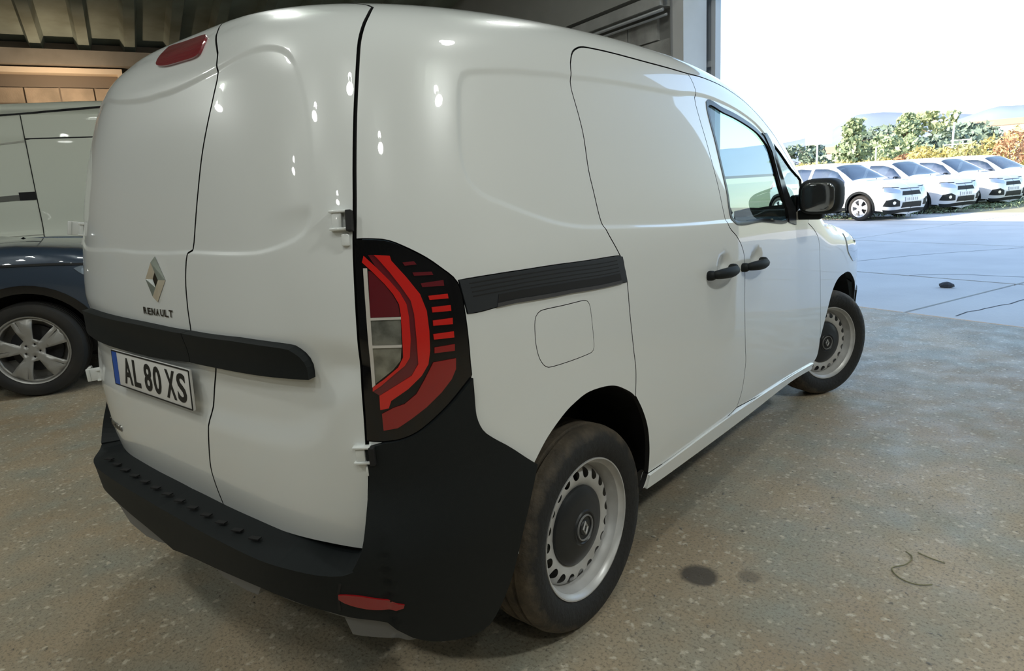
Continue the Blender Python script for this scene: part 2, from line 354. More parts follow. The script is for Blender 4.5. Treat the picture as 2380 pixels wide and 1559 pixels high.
DG={
'seamR':[(0.7623,0.872),(0.7518,0.8264),(0.7417,0.7956),(0.7312,0.7566),(0.7245,0.7102),(0.7137,0.6283),(0.7058,0.5466),(0.7003,0.4718),(0.6942,0.4014),(0.6912,0.3384),(0.6878,0.2506),(0.6857,0.1735),(0.6837,0.0914),(0.6809,0.024),(0.6781,-0.0125),(0.6787,-0.0536),(0.6724,-0.1073),(0.6664,-0.1711),(0.659,-0.2067),(0.6455,-0.2363)],
'seamC':[(0.2456,0.9536),(0.2732,0.9092),(0.2963,0.8808),(0.3267,0.8415),(0.3328,0.8195),(0.3346,0.8056),(0.3419,0.7939),(0.335,0.7806),(0.3111,0.7178),(0.289,0.654),(0.2736,0.5854),(0.2532,0.4955),(0.2483,0.4769),(0.2424,0.4581),(0.2204,0.4513),(0.2074,0.4105),(0.2026,0.3717),(0.2032,0.3108),(0.2057,0.2603),(0.1831,0.1801),(0.2785,0.183),(0.2545,0.0983),(0.227,0.0241),(0.2087,-0.033),(0.1808,-0.1403),(0.1816,-0.1916),(0.1845,-0.2877)],
'lamp':[(0.6962,0.4099),(0.7281,0.4076),(0.754,0.4036),(0.782,0.3914),(0.819,0.3708),(0.8485,0.3484),(0.8695,0.3302),(0.8803,0.3058),(0.8846,0.2595),(0.8868,0.2077),(0.8871,0.1541),(0.8868,0.1249),(0.8709,0.1101),(0.8413,0.08),(0.8069,0.0513),(0.7741,0.0289),(0.7431,0.0184),(0.713,0.0167),(0.6806,0.0212),(0.6837,0.0914),(0.6857,0.1735),(0.6878,0.2506),(0.6912,0.3384)],
'railtop':[(0.8771,0.327),(1.018,0.3436),(1.196,0.3573),(1.441,0.357),(1.464,0.3272),(1.48,0.2795)],
'railbot':[(1.48,0.2757),(1.205,0.2811),(1.01,0.2737),(0.919,0.2612),(0.8894,0.2591)],
'flap':[(1.06,0.1864),(1.061,0.2159),(1.065,0.2332),(1.076,0.2445),(1.097,0.2496),(1.171,0.2523),(1.244,0.2548),(1.267,0.2517),(1.278,0.2406),(1.283,0.2191),(1.29,0.1523),(1.292,0.1143),(1.284,0.1017),(1.265,0.0983),(1.192,0.097),(1.11,0.0989),(1.089,0.1052),(1.077,0.1183),(1.068,0.1359),(1.062,0.1612)],
'sdtop':[(2.169,0.8567),(2.007,0.8606),(1.848,0.8637),(1.652,0.8693),(1.546,0.8708),(1.486,0.8695),(1.445,0.8608),(1.414,0.8475),(1.385,0.8221),(1.377,0.8054),(1.363,0.7738),(1.365,0.7467),(1.37,0.711),(1.372,0.6671),(1.363,0.5914),(1.367,0.5405),(1.374,0.4787),(1.383,0.4487),(1.402,0.4169),(1.435,0.3746),(1.461,0.3376),(1.48,0.2821),(1.49,0.1775),(1.51,0.0446),(1.52,-0.0188),(1.516,-0.1106)],
'seamB':[(2.172,0.857),(2.184,0.8314),(2.187,0.8108),(2.183,0.7952),(2.169,0.7827),(2.173,0.7347),(2.194,0.6556),(2.223,0.5261),(2.253,0.389),(2.34,0.329),(2.392,0.282),(2.418,0.2174),(2.425,0.0313),(2.442,-0.154),(2.459,-0.239),(2.445,-0.358),(2.408,-0.4263)],
'seamF':[(3.259,0.3117),(3.369,0.2664),(3.448,0.2074),(3.479,0.1049),(3.537,-0.1741),(3.601,-0.3703),(3.624,-0.4763),(3.567,-0.5089)],
'sillT':[(1.625,-0.4308),(1.843,-0.4345),(2.285,-0.4382),(2.558,-0.4474),(3.119,-0.4738),(3.548,-0.5044)],
'archR':[(1.036,-0.1379),(1.082,-0.0898),(1.143,-0.0498),(1.194,-0.0294),(1.265,-0.0172),(1.375,-0.0324),(1.453,-0.0679),(1.513,-0.1105),(1.563,-0.1789),(1.6,-0.254),(1.619,-0.339),(1.625,-0.426),(1.606,-0.4708)],
'archF':[(3.562,-0.5242),(3.584,-0.4672),(3.611,-0.3723),(3.681,-0.2387),(3.761,-0.1262),(3.865,-0.0688),(4.001,-0.0537),(4.09,-0.058),(4.182,-0.0886),(4.302,-0.1644)],
'bump':[(0.8868,0.1249),(0.8877,0.0987),(0.8879,0.0496),(0.8916,0.0256),(0.9028,-0.0012),(0.9286,-0.0297),(0.9654,-0.064),(1.005,-0.1063),(1.036,-0.1379)],
'strip':[(-0.4682,0.2315),(-0.0702,0.2672),(0.2126,0.2564),(0.4136,0.2409),(0.5423,0.2221),(0.5668,0.2133),(0.5826,0.1979),(0.5902,0.1784),(0.5899,0.1548),(0.4967,0.1605),(0.3391,0.1711),(0.1736,0.1793),(-0.1047,0.1663),(-0.3329,0.1572)],
'brake':[(-0.1297,0.9343),(-0.1648,0.9596),(0.0324,0.9476),(0.1613,0.9376),(0.2158,0.9226),(0.2597,0.8886),(0.27,0.8666),(0.2534,0.8658),(0.1297,0.8788),(-0.0098,0.8895),(-0.0422,0.897)],
'pressR':[(-0.3551,0.7908),(-0.2608,0.8204),(-0.118,0.8427),(0.0535,0.8479),(0.3346,0.8056),(0.4883,0.7651),(0.5775,0.7411),(0.6149,0.7317),(0.6431,0.7217),(0.6562,0.7127),(0.6649,0.6994),(0.6627,0.6037),(0.6501,0.5094),(0.6223,0.4464),(0.6021,0.4326),(0.5477,0.4181),(0.4948,0.4153),(0.4375,0.4221),(0.2416,0.4526),(-0.0882,0.4674),(-0.2803,0.4528),(-0.3944,0.4495)],
'press1':[(0.9295,0.6654),(0.9396,0.7034),(0.9484,0.7186),(0.9634,0.7291),(1.001,0.7405),(1.121,0.7678),(1.273,0.7895),(1.363,0.7949),(1.593,0.7979),(1.844,0.7953),(2.019,0.7941),(2.173,0.79),(2.276,0.7814),(2.325,0.3837),(1.917,0.4083),(1.618,0.426),(1.374,0.4423),(1.271,0.4472),(1.183,0.455),(1.107,0.4664),(1.029,0.4816),(0.9633,0.4965),(0.9309,0.5178),(0.9199,0.541),(0.9175,0.5848)],
'win':[(2.269,0.7799),(2.42,0.7671),(2.57,0.7471),(2.727,0.7149),(2.818,0.6777),(2.869,0.6341),(2.908,0.5009),(2.958,0.346),(2.614,0.3673),(2.325,0.3837),(2.296,0.5058),(2.275,0.6495)],
'quart':[(2.908,0.6651),(2.984,0.6298),(3.098,0.5652),(3.231,0.5168),(3.158,0.3952),(2.996,0.3567),(2.937,0.4999)],
'doorup':[(2.172,0.857),(2.332,0.8556),(2.537,0.8409),(2.732,0.7987),(2.913,0.7167),(3.01,0.6566),(3.162,0.5509),(3.231,0.5168)],
'reflector':[(0.5768,-0.3608),(0.5797,-0.3753),(0.6118,-0.381),(0.6469,-0.3811),(0.6808,-0.3762),(0.7079,-0.3667),(0.699,-0.359),(0.6507,-0.3523),(0.6164,-0.3515)],
'headlamp':[(4.019,0.1741),(4.122,0.1472),(4.17,0.1021),(4.22,0.0318),(4.213,-0.0089),(4.116,0.0315),(4.025,0.1081)],
'lp_outer_c':[(0.7271,0.379),(0.7543,0.3759),(0.7564,0.3668),(0.7798,0.3354),(0.8005,0.3036),(0.8096,0.2716),(0.8108,0.2329),(0.8089,0.1936),(0.8037,0.1675),(0.7897,0.1457),(0.7638,0.1222),(0.7326,0.1023),(0.7269,0.0875),(0.7119,0.0857),(0.7132,0.1147),(0.7379,0.129),(0.772,0.1482),(0.7857,0.1699),(0.7869,0.2191),(0.7867,0.267),(0.7831,0.2923),(0.7694,0.3177),(0.7517,0.3461),(0.7337,0.3712)],
'lp_inner_c':[(0.7097,0.3788),(0.7295,0.3565),(0.7503,0.3311),(0.7656,0.3088),(0.7753,0.2866),(0.7774,0.2615),(0.7767,0.2202),(0.7721,0.1849),(0.762,0.1696),(0.7432,0.1552),(0.718,0.1345),(0.7023,0.1242),(0.7031,0.1326),(0.725,0.1472),(0.7501,0.1676),(0.7605,0.1862),(0.7622,0.2217),(0.7635,0.2689),(0.7623,0.2876),(0.7539,0.3066),(0.7412,0.3257),(0.7204,0.3512),(0.7058,0.3673)],
'lp_between':[(0.717,0.3797),(0.7271,0.379),(0.7337,0.3712),(0.7517,0.3461),(0.7694,0.3177),(0.7831,0.2923),(0.7867,0.267),(0.7869,0.2191),(0.7857,0.1699),(0.772,0.1482),(0.7379,0.129),(0.7132,0.1147),(0.7023,0.1242),(0.718,0.1345),(0.7432,0.1552),(0.762,0.1696),(0.7721,0.1849),(0.7767,0.2202),(0.7774,0.2615),(0.7753,0.2866),(0.7656,0.3088),(0.7503,0.3311),(0.7295,0.3565)],
'lp_frame':[(0.707,0.3567),(0.7139,0.3562),(0.7117,0.2732),(0.7082,0.1371),(0.7025,0.1326),(0.7042,0.2428)],
'lp_frame1':[(0.7107,0.2662),(0.7633,0.2639),(0.7631,0.259),(0.7109,0.2615)],
'lp_frame2':[(0.7091,0.2145),(0.7603,0.2109),(0.7596,0.2058),(0.7092,0.2091)],
'lp_upper':[(0.7155,0.351),(0.7203,0.3497),(0.7411,0.3245),(0.7532,0.3054),(0.7613,0.2861),(0.7622,0.2647),(0.7111,0.2665)],
'lp_mid':[(0.7114,0.2612),(0.7628,0.2587),(0.7601,0.2113),(0.7094,0.2148)],
'lp_lower':[(0.7098,0.2087),(0.7596,0.2055),(0.7556,0.1802),(0.741,0.1634),(0.7088,0.1394)],
'lp_s1':[(0.775,0.363),(0.7958,0.3643),(0.7997,0.3584),(0.7788,0.3567)],
'lp_s2':[(0.7909,0.344),(0.8257,0.3443),(0.8282,0.338),(0.7933,0.3378)],
'lp_s3':[(0.8038,0.3235),(0.8461,0.328),(0.8466,0.3169),(0.8062,0.3163)],
'lp_r1':[(0.8152,0.2996),(0.8516,0.3017),(0.8523,0.2926),(0.8169,0.2916)],
'lp_r2':[(0.8194,0.2778),(0.8553,0.2795),(0.8556,0.2681),(0.82,0.2676)],
'lp_r3':[(0.8195,0.2522),(0.857,0.2541),(0.8562,0.2416),(0.8192,0.2418)],
'lp_r4':[(0.8178,0.2256),(0.857,0.2271),(0.8569,0.2146),(0.8184,0.2147)],
'lp_r5':[(0.8177,0.1992),(0.8567,0.201),(0.8556,0.1874),(0.8168,0.1876)],
'lp_big':[(0.8131,0.1695),(0.8567,0.1717),(0.8549,0.1491),(0.8451,0.1296),(0.8237,0.1053),(0.7934,0.0791),(0.7645,0.0594),(0.7393,0.0439),(0.7138,0.0417),(0.7141,0.0768),(0.7341,0.0866),(0.7553,0.0924),(0.7777,0.1098),(0.7951,0.1381)],
}
# ------------------------------------------------------------------ the setting: a hall open at the front, turned 20 degrees from the van
BA=math.radians(20); ea=np.array([-math.cos(BA),math.sin(BA),0]); eb=np.array([math.sin(BA),math.cos(BA),0])
def AB(a,b,z=0.): return Vector(ea*a+eb*b+np.array([0,0,z]))     # a: towards the left wall, b: out through the opening
RA=Matrix(((ea[0],eb[0],0),(ea[1],eb[1],0),(0,0,1)))             # local (a,b,z) -> world (mirrored axes are fine for boxes)
def concrete():
    m=bpy.data.materials.new('worn_concrete'); m.use_nodes=True; t=m.node_tree; b=t.nodes['Principled BSDF']; L=t.links.new
    tc=t.nodes.new('ShaderNodeTexCoord')
    def noise(sc,de,ro=.55):
        n=t.nodes.new('ShaderNodeTexNoise'); n.inputs['Scale'].default_value=sc; n.inputs['Detail'].default_value=de; n.inputs['Roughness'].default_value=ro; L(tc.outputs['Object'],n.inputs['Vector']); return n.outputs['Fac']
    def rng(s,a,c,x=0.,y=1.):
        r=t.nodes.new('ShaderNodeMapRange'); r.inputs[1].default_value=a;r.inputs[2].default_value=c;r.inputs[3].default_value=x;r.inputs[4].default_value=y; L(s,r.inputs[0]); return r.outputs[0]
    def mix(f,A,B,mode='MIX'):
        x=t.nodes.new('ShaderNodeMix'); x.data_type='RGBA'; x.blend_type=mode
        for q,i in ((A,6),(B,7)):
            if isinstance(q,tuple): x.inputs[i].default_value=(*q,1)
            else: L(q,x.inputs[i])
        if isinstance(f,float): x.inputs[0].default_value=f
        else: L(f,x.inputs[0])
        return x.outputs[2]
    c=mix(rng(noise(.7,5),.35,.68),(.46,.375,.26),(.33,.245,.15))
    c=mix(rng(noise(2.7,6),.42,.72),c,(.33,.335,.275))
    c=mix(rng(noise(95,2,.7),.50,.72),c,(.17,.15,.11))
    # pale stone flecks worn out of the surface
    nz=t.nodes.new('ShaderNodeTexNoise'); nz.inputs['Scale'].default_value=60; nz.inputs['Detail'].default_value=3; L(tc.outputs['Object'],nz.inputs['Vector'])
    wv=t.nodes.new('ShaderNodeVectorMath'); wv.operation='MULTIPLY_ADD'; L(nz.outputs['Color'],wv.inputs[0]); wv.inputs[1].default_value=(.035,.035,0); L(tc.outputs['Object'],wv.inputs[2])
    v=t.nodes.new('ShaderNodeTexVoronoi'); v.inputs['Scale'].default_value=29; v.inputs['Randomness'].default_value=1; L(wv.outputs[0],v.inputs['Vector'])
    fl=rng(v.outputs['Distance'],.12,.34,.85,0); pk=rng(noise(17,3),.42,.54)
    mm=t.nodes.new('ShaderNodeMath'); mm.operation='MULTIPLY'; L(fl,mm.inputs[0]); L(pk,mm.inputs[1])
    c=mix(mm.outputs[0],c,(.66,.60,.48))
    v2=t.nodes.new('ShaderNodeTexVoronoi'); v2.inputs['Scale'].default_value=27; L(wv.outputs[0],v2.inputs['Vector'])
    f2=rng(v2.outputs['Distance'],.06,.20,1,0); p2=rng(noise(9,3),.48,.58)
    m2=t.nodes.new('ShaderNodeMath'); m2.operation='MULTIPLY'; L(f2,m2.inputs[0]); L(p2,m2.inputs[1])
    c=mix(m2.outputs[0],c,(.13,.12,.10))
    # one round oil spot beside the rear wheel and a fainter one next to it
    for (x,y,r,am) in ((1.045,1.262,.062,.92),(1.19,1.35,.035,.5)):
        vm=t.nodes.new('ShaderNodeVectorMath'); vm.operation='SUBTRACT'; L(tc.outputs['Object'],vm.inputs[0]); vm.inputs[1].default_value=(x,y,0)
        ln=t.nodes.new('ShaderNodeVectorMath'); ln.operation='LENGTH'; L(vm.outputs[0],ln.inputs[0])
        ad=t.nodes.new('ShaderNodeMath'); ad.operation='MULTIPLY_ADD'; L(noise(14,3),ad.inputs[0]); ad.inputs[1].default_value=.03; L(ln.outputs['Value'],ad.inputs[2])
        c=mix(rng(ad.outputs[0],r+.006,r+.026,am,0),c,(.07,.056,.04))
    L(c,b.inputs['Base Color']); 
    L(rng(noise(6,4),.3,.7,.42,.68),b.inputs['Roughness'])
    bp=t.nodes.new('ShaderNodeBump'); bp.inputs['Strength'].default_value=.5; bp.inputs['Distance'].default_value=.006; 
    s=t.nodes.new('ShaderNodeMath'); s.operation='ADD'; L(noise(70,6,.7),s.inputs[0]); L(m2.outputs[0],s.inputs[1]); L(s.outputs[0],bp.inputs['Height']); L(bp.outputs[0],b.inputs['Normal'])
    return m
CONC=concrete()
YARD=mat('yard_concrete',(.64,.62,.58),.75,noise=(1.1,.8,(.54,.52,.49)),bump=(40,.3))
def plane(name,x0,x1,y0,y1,z,m): return add(name,[(x0,y0,z),(x1,y0,z),(x1,y1,z),(x0,y1,z)],[(0,1,2,3)],m)
P4=[AB(12,-15),AB(-10,-15),AB(-10,6.2),AB(12,6.2)]
struct(add('floor',P4,[(0,1,2,3)],CONC))
def cracks(parent,segs,wd,nm,m):
    for pts in segs:
        V=[];n=0
        p=smooth(np.array(pts),.12); p=p+RNG.normal(0,.012,p.shape)
        t=np.gradient(p,axis=0); t/=np.linalg.norm(t,axis=1)[:,None]; q=np.stack([-t[:,1],t[:,0]],1)
        a=p+q*wd; b=p-q*wd; k=len(p); V=[(*x,.0025) for x in a]+[(*x,.0025) for x in b]
        add(nm,V,[(i,i+1,k+i+1,k+i) for i in range(k-1)],m,parent)
# the yard in front: slabs with open joints between them
yard=struct(add('yard',[AB(30,6.2,-.03),AB(-40,6.2,-.03),AB(-40,19.4,-.03),AB(30,19.4,-.03)],[(0,1,2,3)],mat('joint_dirt',(.10,.10,.10),.9)))
JO=mat('joint_dark',(.05,.05,.055),.9)
ax=[-40,-30,-22,-16,-11.5,-7.2,-3.0,1.4,5.8,11,18,30]; bx_=[6.2,8.35,12.0,15.6,19.4]
for i in range(len(ax)-1):
    for j in range(len(bx_)-1):
        g=.018; M=MB(); c=AB((ax[i]+ax[i+1])/2,(bx_[j]+bx_[j+1])/2,-.02); M.box(c,(ax[i+1]-ax[i]-2*g,bx_[j+1]-bx_[j]-2*g,.04+.004*random.random()),RA); M.build('slab',YARD,yard)
cracks(yard,[[(-.55,9.9),(.2,10.9),(1.0,11.7),(2.4,12.9),(4,13.6)],[(.45,8.75),(.95,8.95),(1.5,8.9),(2.3,8.8),(4,9.1)],[(1.2,6.3),(1.6,7.2),(1.9,8.1)]],.007,'crack',JO)
verge=struct(add('ground',[AB(60,19.4,-.02),AB(-70,19.4,-.02),AB(-120,400,-.02),AB(110,400,-.02)],[(0,1,2,3)],mat('dry_ground',(.40,.36,.24),.95,noise=(.25,.9,(.26,.30,.14)))))
# left wall: blocks under a concrete beam, a pale ledge between
BLOCK=mat('block_wall',(.40,.32,.24),.85,noise=(4,.9,(.24,.20,.15)),bump=(60,.4)); BEAM=mat('beam_concrete',(.30,.27,.23),.8,noise=(2.5,.9,(.2,.18,.15)))
MORT=mat('mortar',(.2,.165,.13),.95)
LD=9.6
def abox(m,a0,a1,b0,b1,z0,z1): return m.box(AB((a0+a1)/2,(b0+b1)/2,(z0+z1)/2),(abs(a1-a0),abs(b1-b0),z1-z0),RA)
wl=struct(abox(MB(),LD+.04,LD+.3,-15,5.4,0,3.7).build('wall_left',MORT))
for k in range(5):
    z0=2.04+k*.215
    for j in range(18):
        b0=-1.2+j*.415+(k%2)*.2; sh=random.uniform(0,.012)
        if b0+.4>5.1: continue
        abox(MB(),LD-.01+sh,LD+.06,b0,b0+.395,z0,z0+.2).build('block',BLOCK,wl)
abox(MB(),LD+.0,LD+.06,-15,-1.25,0,3.12).build('plaster_field',BLOCK,wl)
bl=struct(abox(MB(),LD-.28,LD+.3,-15,5.4,3.37,3.56).build('trim_1',BEAM))
abox(MB(),LD-.16,LD+.06,-15,.42,3.275,3.345).build('ledge',mat('pale_ledge',(.80,.66,.50),.6),wl); abox(MB(),LD-.16,LD+.06,0.36,0.42,2.95,3.275).build('ledge_end',MATS['pale_ledge'],wl)
# roof: big trapezoid sheets running down to the left wall
SHEET=mat('roof_sheet',(.33,.375,.33),.75,noise=(1.3,1.,(.17,.185,.145),8),bump=(9,.25)); SHEETD=mat('roof_sheet_dirt',(.09,.085,.065),.9)
RZ=lambda a:3.60+(LD-a)*.185 if a>-1.5 else 3.60+(LD+1.5)*.185-(-1.5-a)*.185
ce=MB(); ce.poly([AB(LD+.4,-15.2,RZ(LD)+.25),AB(-1.5,-15.2,RZ(-1.5)+.25),AB(-1.5,5.6,RZ(-1.5)+.25),AB(LD+.4,5.6,RZ(LD)+.25),AB(-10.2,-15.2,RZ(-10)+.25),AB(-10.2,5.6,RZ(-10)+.25)],[(0,1,2,3),(1,4,5,2)])
ceil=struct(ce.build('ceiling',SHEETD))
pt=.56; me_sheet=None; prof=[(0,.13),(.34,.13),(.385,0),(.515,0),(.56,.13)]
nseg=6
for side in (0,1):
    first=None
    for j in range(int(20.4/pt)):
        b0=-15+j*pt
        if first is None:
            V=[];Fs=[]
            aa=np.linspace(LD+.25,-1.5,nseg+1) if side==0 else np.linspace(-1.5,-10.1,nseg+1)
            for a in aa:
                for (bb,dz) in prof: V.append(AB(a,bb,RZ(a)+dz))
            k=len(prof); Fs=[(i*k+q,i*k+q+1,(i+1)*k+q+1,(i+1)*k+q) for i in range(nseg) for q in range(k-1)]
            first=add('roof_sheet',V,Fs,SHEET,ceil); o=first
        else: o=first.copy(); COL.objects.link(o)
        o.location=AB(0,b0)-Vector((0,0,0))
# front wall left of the opening, column, beam, pipes, sliding gate
FD=5.0; GREYW=mat('grey_wall',(.30,.30,.29),.85,noise=(1.5,.9,(.22,.22,.21))); FBL=mat('front_block',(.52,.52,.50),.85,noise=(3,.9,(.25,.245,.235)),bump=(60,.4))
wf=struct(abox(MB(),3.14,LD+.3,FD+.03,FD+.28,0,5.6).build('wall_front',GREYW))
for k in range(-9,4):
    z0=2.06+k*.222
    for j in range(12):
        a0=3.17+j*.46+(k%2)*.2; abox(MB(),a0,a0+.44,FD-.012+random.uniform(0,.008),FD+.05,z0,z0+.205).build('block',FBL,wf)
abox(MB(),3.16,LD,FD-.16,FD+.05,2.99,3.10).build('ledge',mat('front_beam',(.46,.46,.45),.8,noise=(3,.9,(.3,.3,.29))),wf)
abox(MB(),3.16,LD,FD-.10,FD+.04,3.16,5.5).build('upper_panel',mat('upper_panel',(.46,.46,.44),.8,noise=(1.2,.8,(.36,.36,.34))),wf)
for z,r in ((3.045,.0),): pass
for i,(z,dy,r) in enumerate(((2.955,-.12,.018),(2.915,-.07,.014))):
    t=MB(); t.tube([AB(3.16,FD+dy,z),AB(LD,FD+dy,z+.02)],r,8); o=t.build('pipe',mat('pipe_grey',(.36,.37,.38),.4,metal=.4),wf,smooth=True)
struct(abox(MB(),3.0,3.145,FD-.01,FD+.30,0,5.6).build('trim_2',mat('column_paint',(.60,.60,.60),.7,noise=(2,.6,(.48,.48,.48)))))
abox(MB(),3.146,3.16,FD-.03,FD-.0,0,5.5).build('downpipe',MATS['pipe_grey'],wf)
abox(MB(),3.20,3.29,FD-.06,FD-.0,2.40,2.50).build('junction_box',mat('box_dark',(.05,.055,.06),.5),wf)
wr=struct(abox(MB(),-10,-.30,FD,FD+.28,0,5.6).build('wall_front.001',GREYW))
struct(abox(MB(),-.30,3.0,FD+.05,FD+.28,3.22,6.4).build('wall_front_lintel',GREYW))
# front wall carried on out of view, added to shade the yard
struct(abox(MB(),LD+.3,24,FD+.0,FD+.28,0,5.6).build('wall_front_added',GREYW))
gt=struct(MB().box((0,0,0),(.001,.001,.001)).build('door_1',GREYW)) if False else None
gm=MB(); abox(gm,2.95,7.5,FD+.39,FD+.42,.05,5.2); gate=struct(gm.build('door_1',mat('gate_sheet',(.40,.43,.47),.5,noise=(3,.5,(.33,.36,.4)))))
abox(MB(),2.945,3.0,FD+.365,FD+.44,.05,5.2).build('gate_stile',mat('gate_frame',(.50,.52,.55),.45),gate)
for z in (.4,2.42,4.4): abox(MB(),3.0,7.5,FD+.36,FD+.40,z,z+.055).build('gate_rail',MATS['gate_frame'],gate)
for a in np.arange(3.12,4.4,.14): abox(MB(),a,a+.02,FD+.375,FD+.395,.08,5.15).build('gate_ridge',MATS['gate_sheet'],gate)
# the sides of the hall behind the photographer
struct(abox(MB(),-10.2,-10,-15,5.3,0,5.2).build('wall_right',GREYW)); struct(abox(MB(),-10.2,LD+.3,-15.2,-15,0,6).build('wall_back',GREYW))
# roof stay seen over the van
t=MB(); t.tube([AB(1.7,3.55,5.25),AB(3.15,4.9,3.0)],.022,8); struct(t.build('trim_3',mat('stay_steel',(.45,.46,.47),.4,metal=.5),smooth=True))
# ------------------------------------------------------------------ lamps of the hall
HOUS=mat('lamp_housing',(.3,.3,.31),.4); GLOW=mat('lamp_lens',(.9,.9,.9),.4,emit=((1.,.97,.9),14.))
def bay_lamp(name,p,label,power,colr=(.96,1.,.955)):
    t=thing(name,label,'lamp',p); m=MB(); m.lathe([(.02,.22),(.07,.20),(.09,.10),(.17,.02),(.185,0),(.175,0)],28,'z'); m.build('lamp_housing',HOUS,t,auto=40)
    m=MB(); m.lathe([(.001,.006),(.172,.006)],28,'z'); m.build('lamp_lens',GLOW,t)
    up=RZ(float(np.dot(ea,np.array(p))))-p[2]-.06; m=MB(); m.tube([(0,0,.2),(0,0,up)],.008,6); m.build('cable',SEAL,t)
    g=bpy.data.lights.new('bay_glow','POINT'); g.energy=power*1.2; g.shadow_soft_size=.09; g.color=colr; go=bpy.data.objects.new('bay_glow',g); COL.objects.link(go); go.parent=t; go.location=(0,0,.27)
    l=bpy.data.lights.new('bay_light','AREA'); l.shape='DISK'; l.size=.34; l.energy=power; l.color=colr; l.spread=math.radians(170)
    o=bpy.data.objects.new('bay_light',l); COL.objects.link(o); o.parent=t; o.location=(0,0,-.004); return t
for (x,y,k,lb) in ((2.05,1.9,.5,'bay lamp hanging right of the van over its sliding door'),(4.5,1.6,3.7,'bay lamp by the right end of the opening'),(4.3,-1.9,.85,'bay lamp to the right of the photographer'),(.4,-3.5,1.2,'bay lamp straight behind the rear doors of the van'),(2.0,-1.9,.6,'bay lamp hanging behind the photographer on the right'),(-1.3,-1.6,1.,'bay lamp hanging behind the left rear corner of the van'),(-2.45,1.5,.9,'bay lamp hanging over the gap between the two vans'),(-.45,3.7,.6,'bay lamp hanging over the bonnet of the white van'),(-2.1,-6.1,1.2,'bay lamp far back in the hall on the left'),(2.6,-6.3,1.2,'bay lamp far back in the hall on the right'),(-5.6,-2.6,1.7,'bay lamp near the left wall behind the dark blue car')):
    bay_lamp('bay_lamp',(x,y,4.35),lb,LAMP_POWER*k)
for o in list(bpy.data.objects):
    if o.name.startswith('bay_lamp'): o['group']='hanging bay lamps of the hall'
wp=AB(LD-.95,-.35,2.655); t=thing('added_wall_lamp','added unseen warm floodlight beside the left wall above the cream van','lamp',wp)
m=MB(); m.box((0,0,0),(.16,.16,.05),ch=.01); m.build('lamp_housing',HOUS,t)  # hidden lamp added to brighten the ledge and blocks of the left wall
l=bpy.data.lights.new('added_flood','AREA'); l.shape='RECTANGLE'; l.size=.10; l.size_y=.03; l.energy=13; l.color=(1,.76,.52); o=bpy.data.objects.new('added_flood',l); COL.objects.link(o); o.parent=t; o.location=(0,0,.048); o.rotation_euler=(Vector(ea)*.9+Vector((0,0,.42))).to_track_quat('-Z','Y').to_euler()
# ------------------------------------------------------------------ the white panel van (its own axes are the world's: y forward, x right)
VS=Shell(([.15,.30,.42,.60,.85,1.05,1.18,1.27,1.42,1.60,1.75,1.9],[.87,.893,.912,.926,.93,.929,.923,.91,.882,.842,.80,.76]),
 ([0,.2,.5,1.0,1.5,2.0,2.3,2.5,2.7,3.0,3.3,3.45,3.7,4.0,4.2,4.35,4.48,4.6],[1.82,1.835,1.855,1.872,1.872,1.852,1.815,1.762,1.635,1.39,1.17,1.11,1.065,1.0,.94,.87,.78,.6]),
 ([0,2.0,2.6,3.1,3.4,3.6,4.5],[.27,.27,.42,.44,.26,.22,.22]),
 ([.2,.5,.7,.9,1.05,1.2,1.4,1.6,1.70,1.78,1.83,1.88],[.10,.06,.045,.04,.042,.055,.085,.135,.17,.22,.29,.50]),
 ([.2,.5,.7,.9,1.1],[4.40,4.47,4.46,4.40,4.2]),AX=.95,FX=3.35)
K2=np.array([1,KP])
def gr(p,d): return grow(np.asarray(p)*K2,d)/K2
def sm(k,g=.015,closed=False): return smooth(np.array(DG[k]) if isinstance(k,str) else np.asarray(k),g,closed)
def mirr(p): return (np.asarray(p)*[-1,1])[::-1]
van=thing('van','large white panel van in the foreground with black rear bumper and red tail lamps','van')
seamR=sm('seamR'); seamC=sm('seamC',.02)
dbR=sm([DG['seamR'][-1],(.562,-.236),(.4258,-.253),DG['seamC'][-1]],.02)
dbL=sm([DG['seamC'][-1],(0,-.298),(-.1845,-.2937),(-.4258,-.253),(-.562,-.236),(-DG['seamR'][-1][0],DG['seamR'][-1][1])],.02)
topR=sm([DG['seamC'][0],(.30,.995),(.60,.955),(.73,.905),DG['seamR'][0]],.02)
topL=sm([(-DG['seamR'][0][0],DG['seamR'][0][1]),(-.73,.905),(-.60,.955),(-.30,1.0),(0,1.01),(.18,1.0),DG['seamC'][0]],.02)
doorR=np.r_[seamR[:-1],dbR[:-1],seamC[::-1][:-1],topR[:-1]]
doorL=np.r_[seamC[:-1],dbL[:-1],mirr(seamR)[:-1],topL[:-1]]
doorsBoth=np.r_[seamR[:-1],dbR[:-1],dbL[:-1],mirr(seamR)[:-1],topL[:-1],topR[:-1]]
rect=lambda s0,s1,p0,p1:np.array([(s0,p0),(s1,p0),(s1,p1),(s0,p1)])
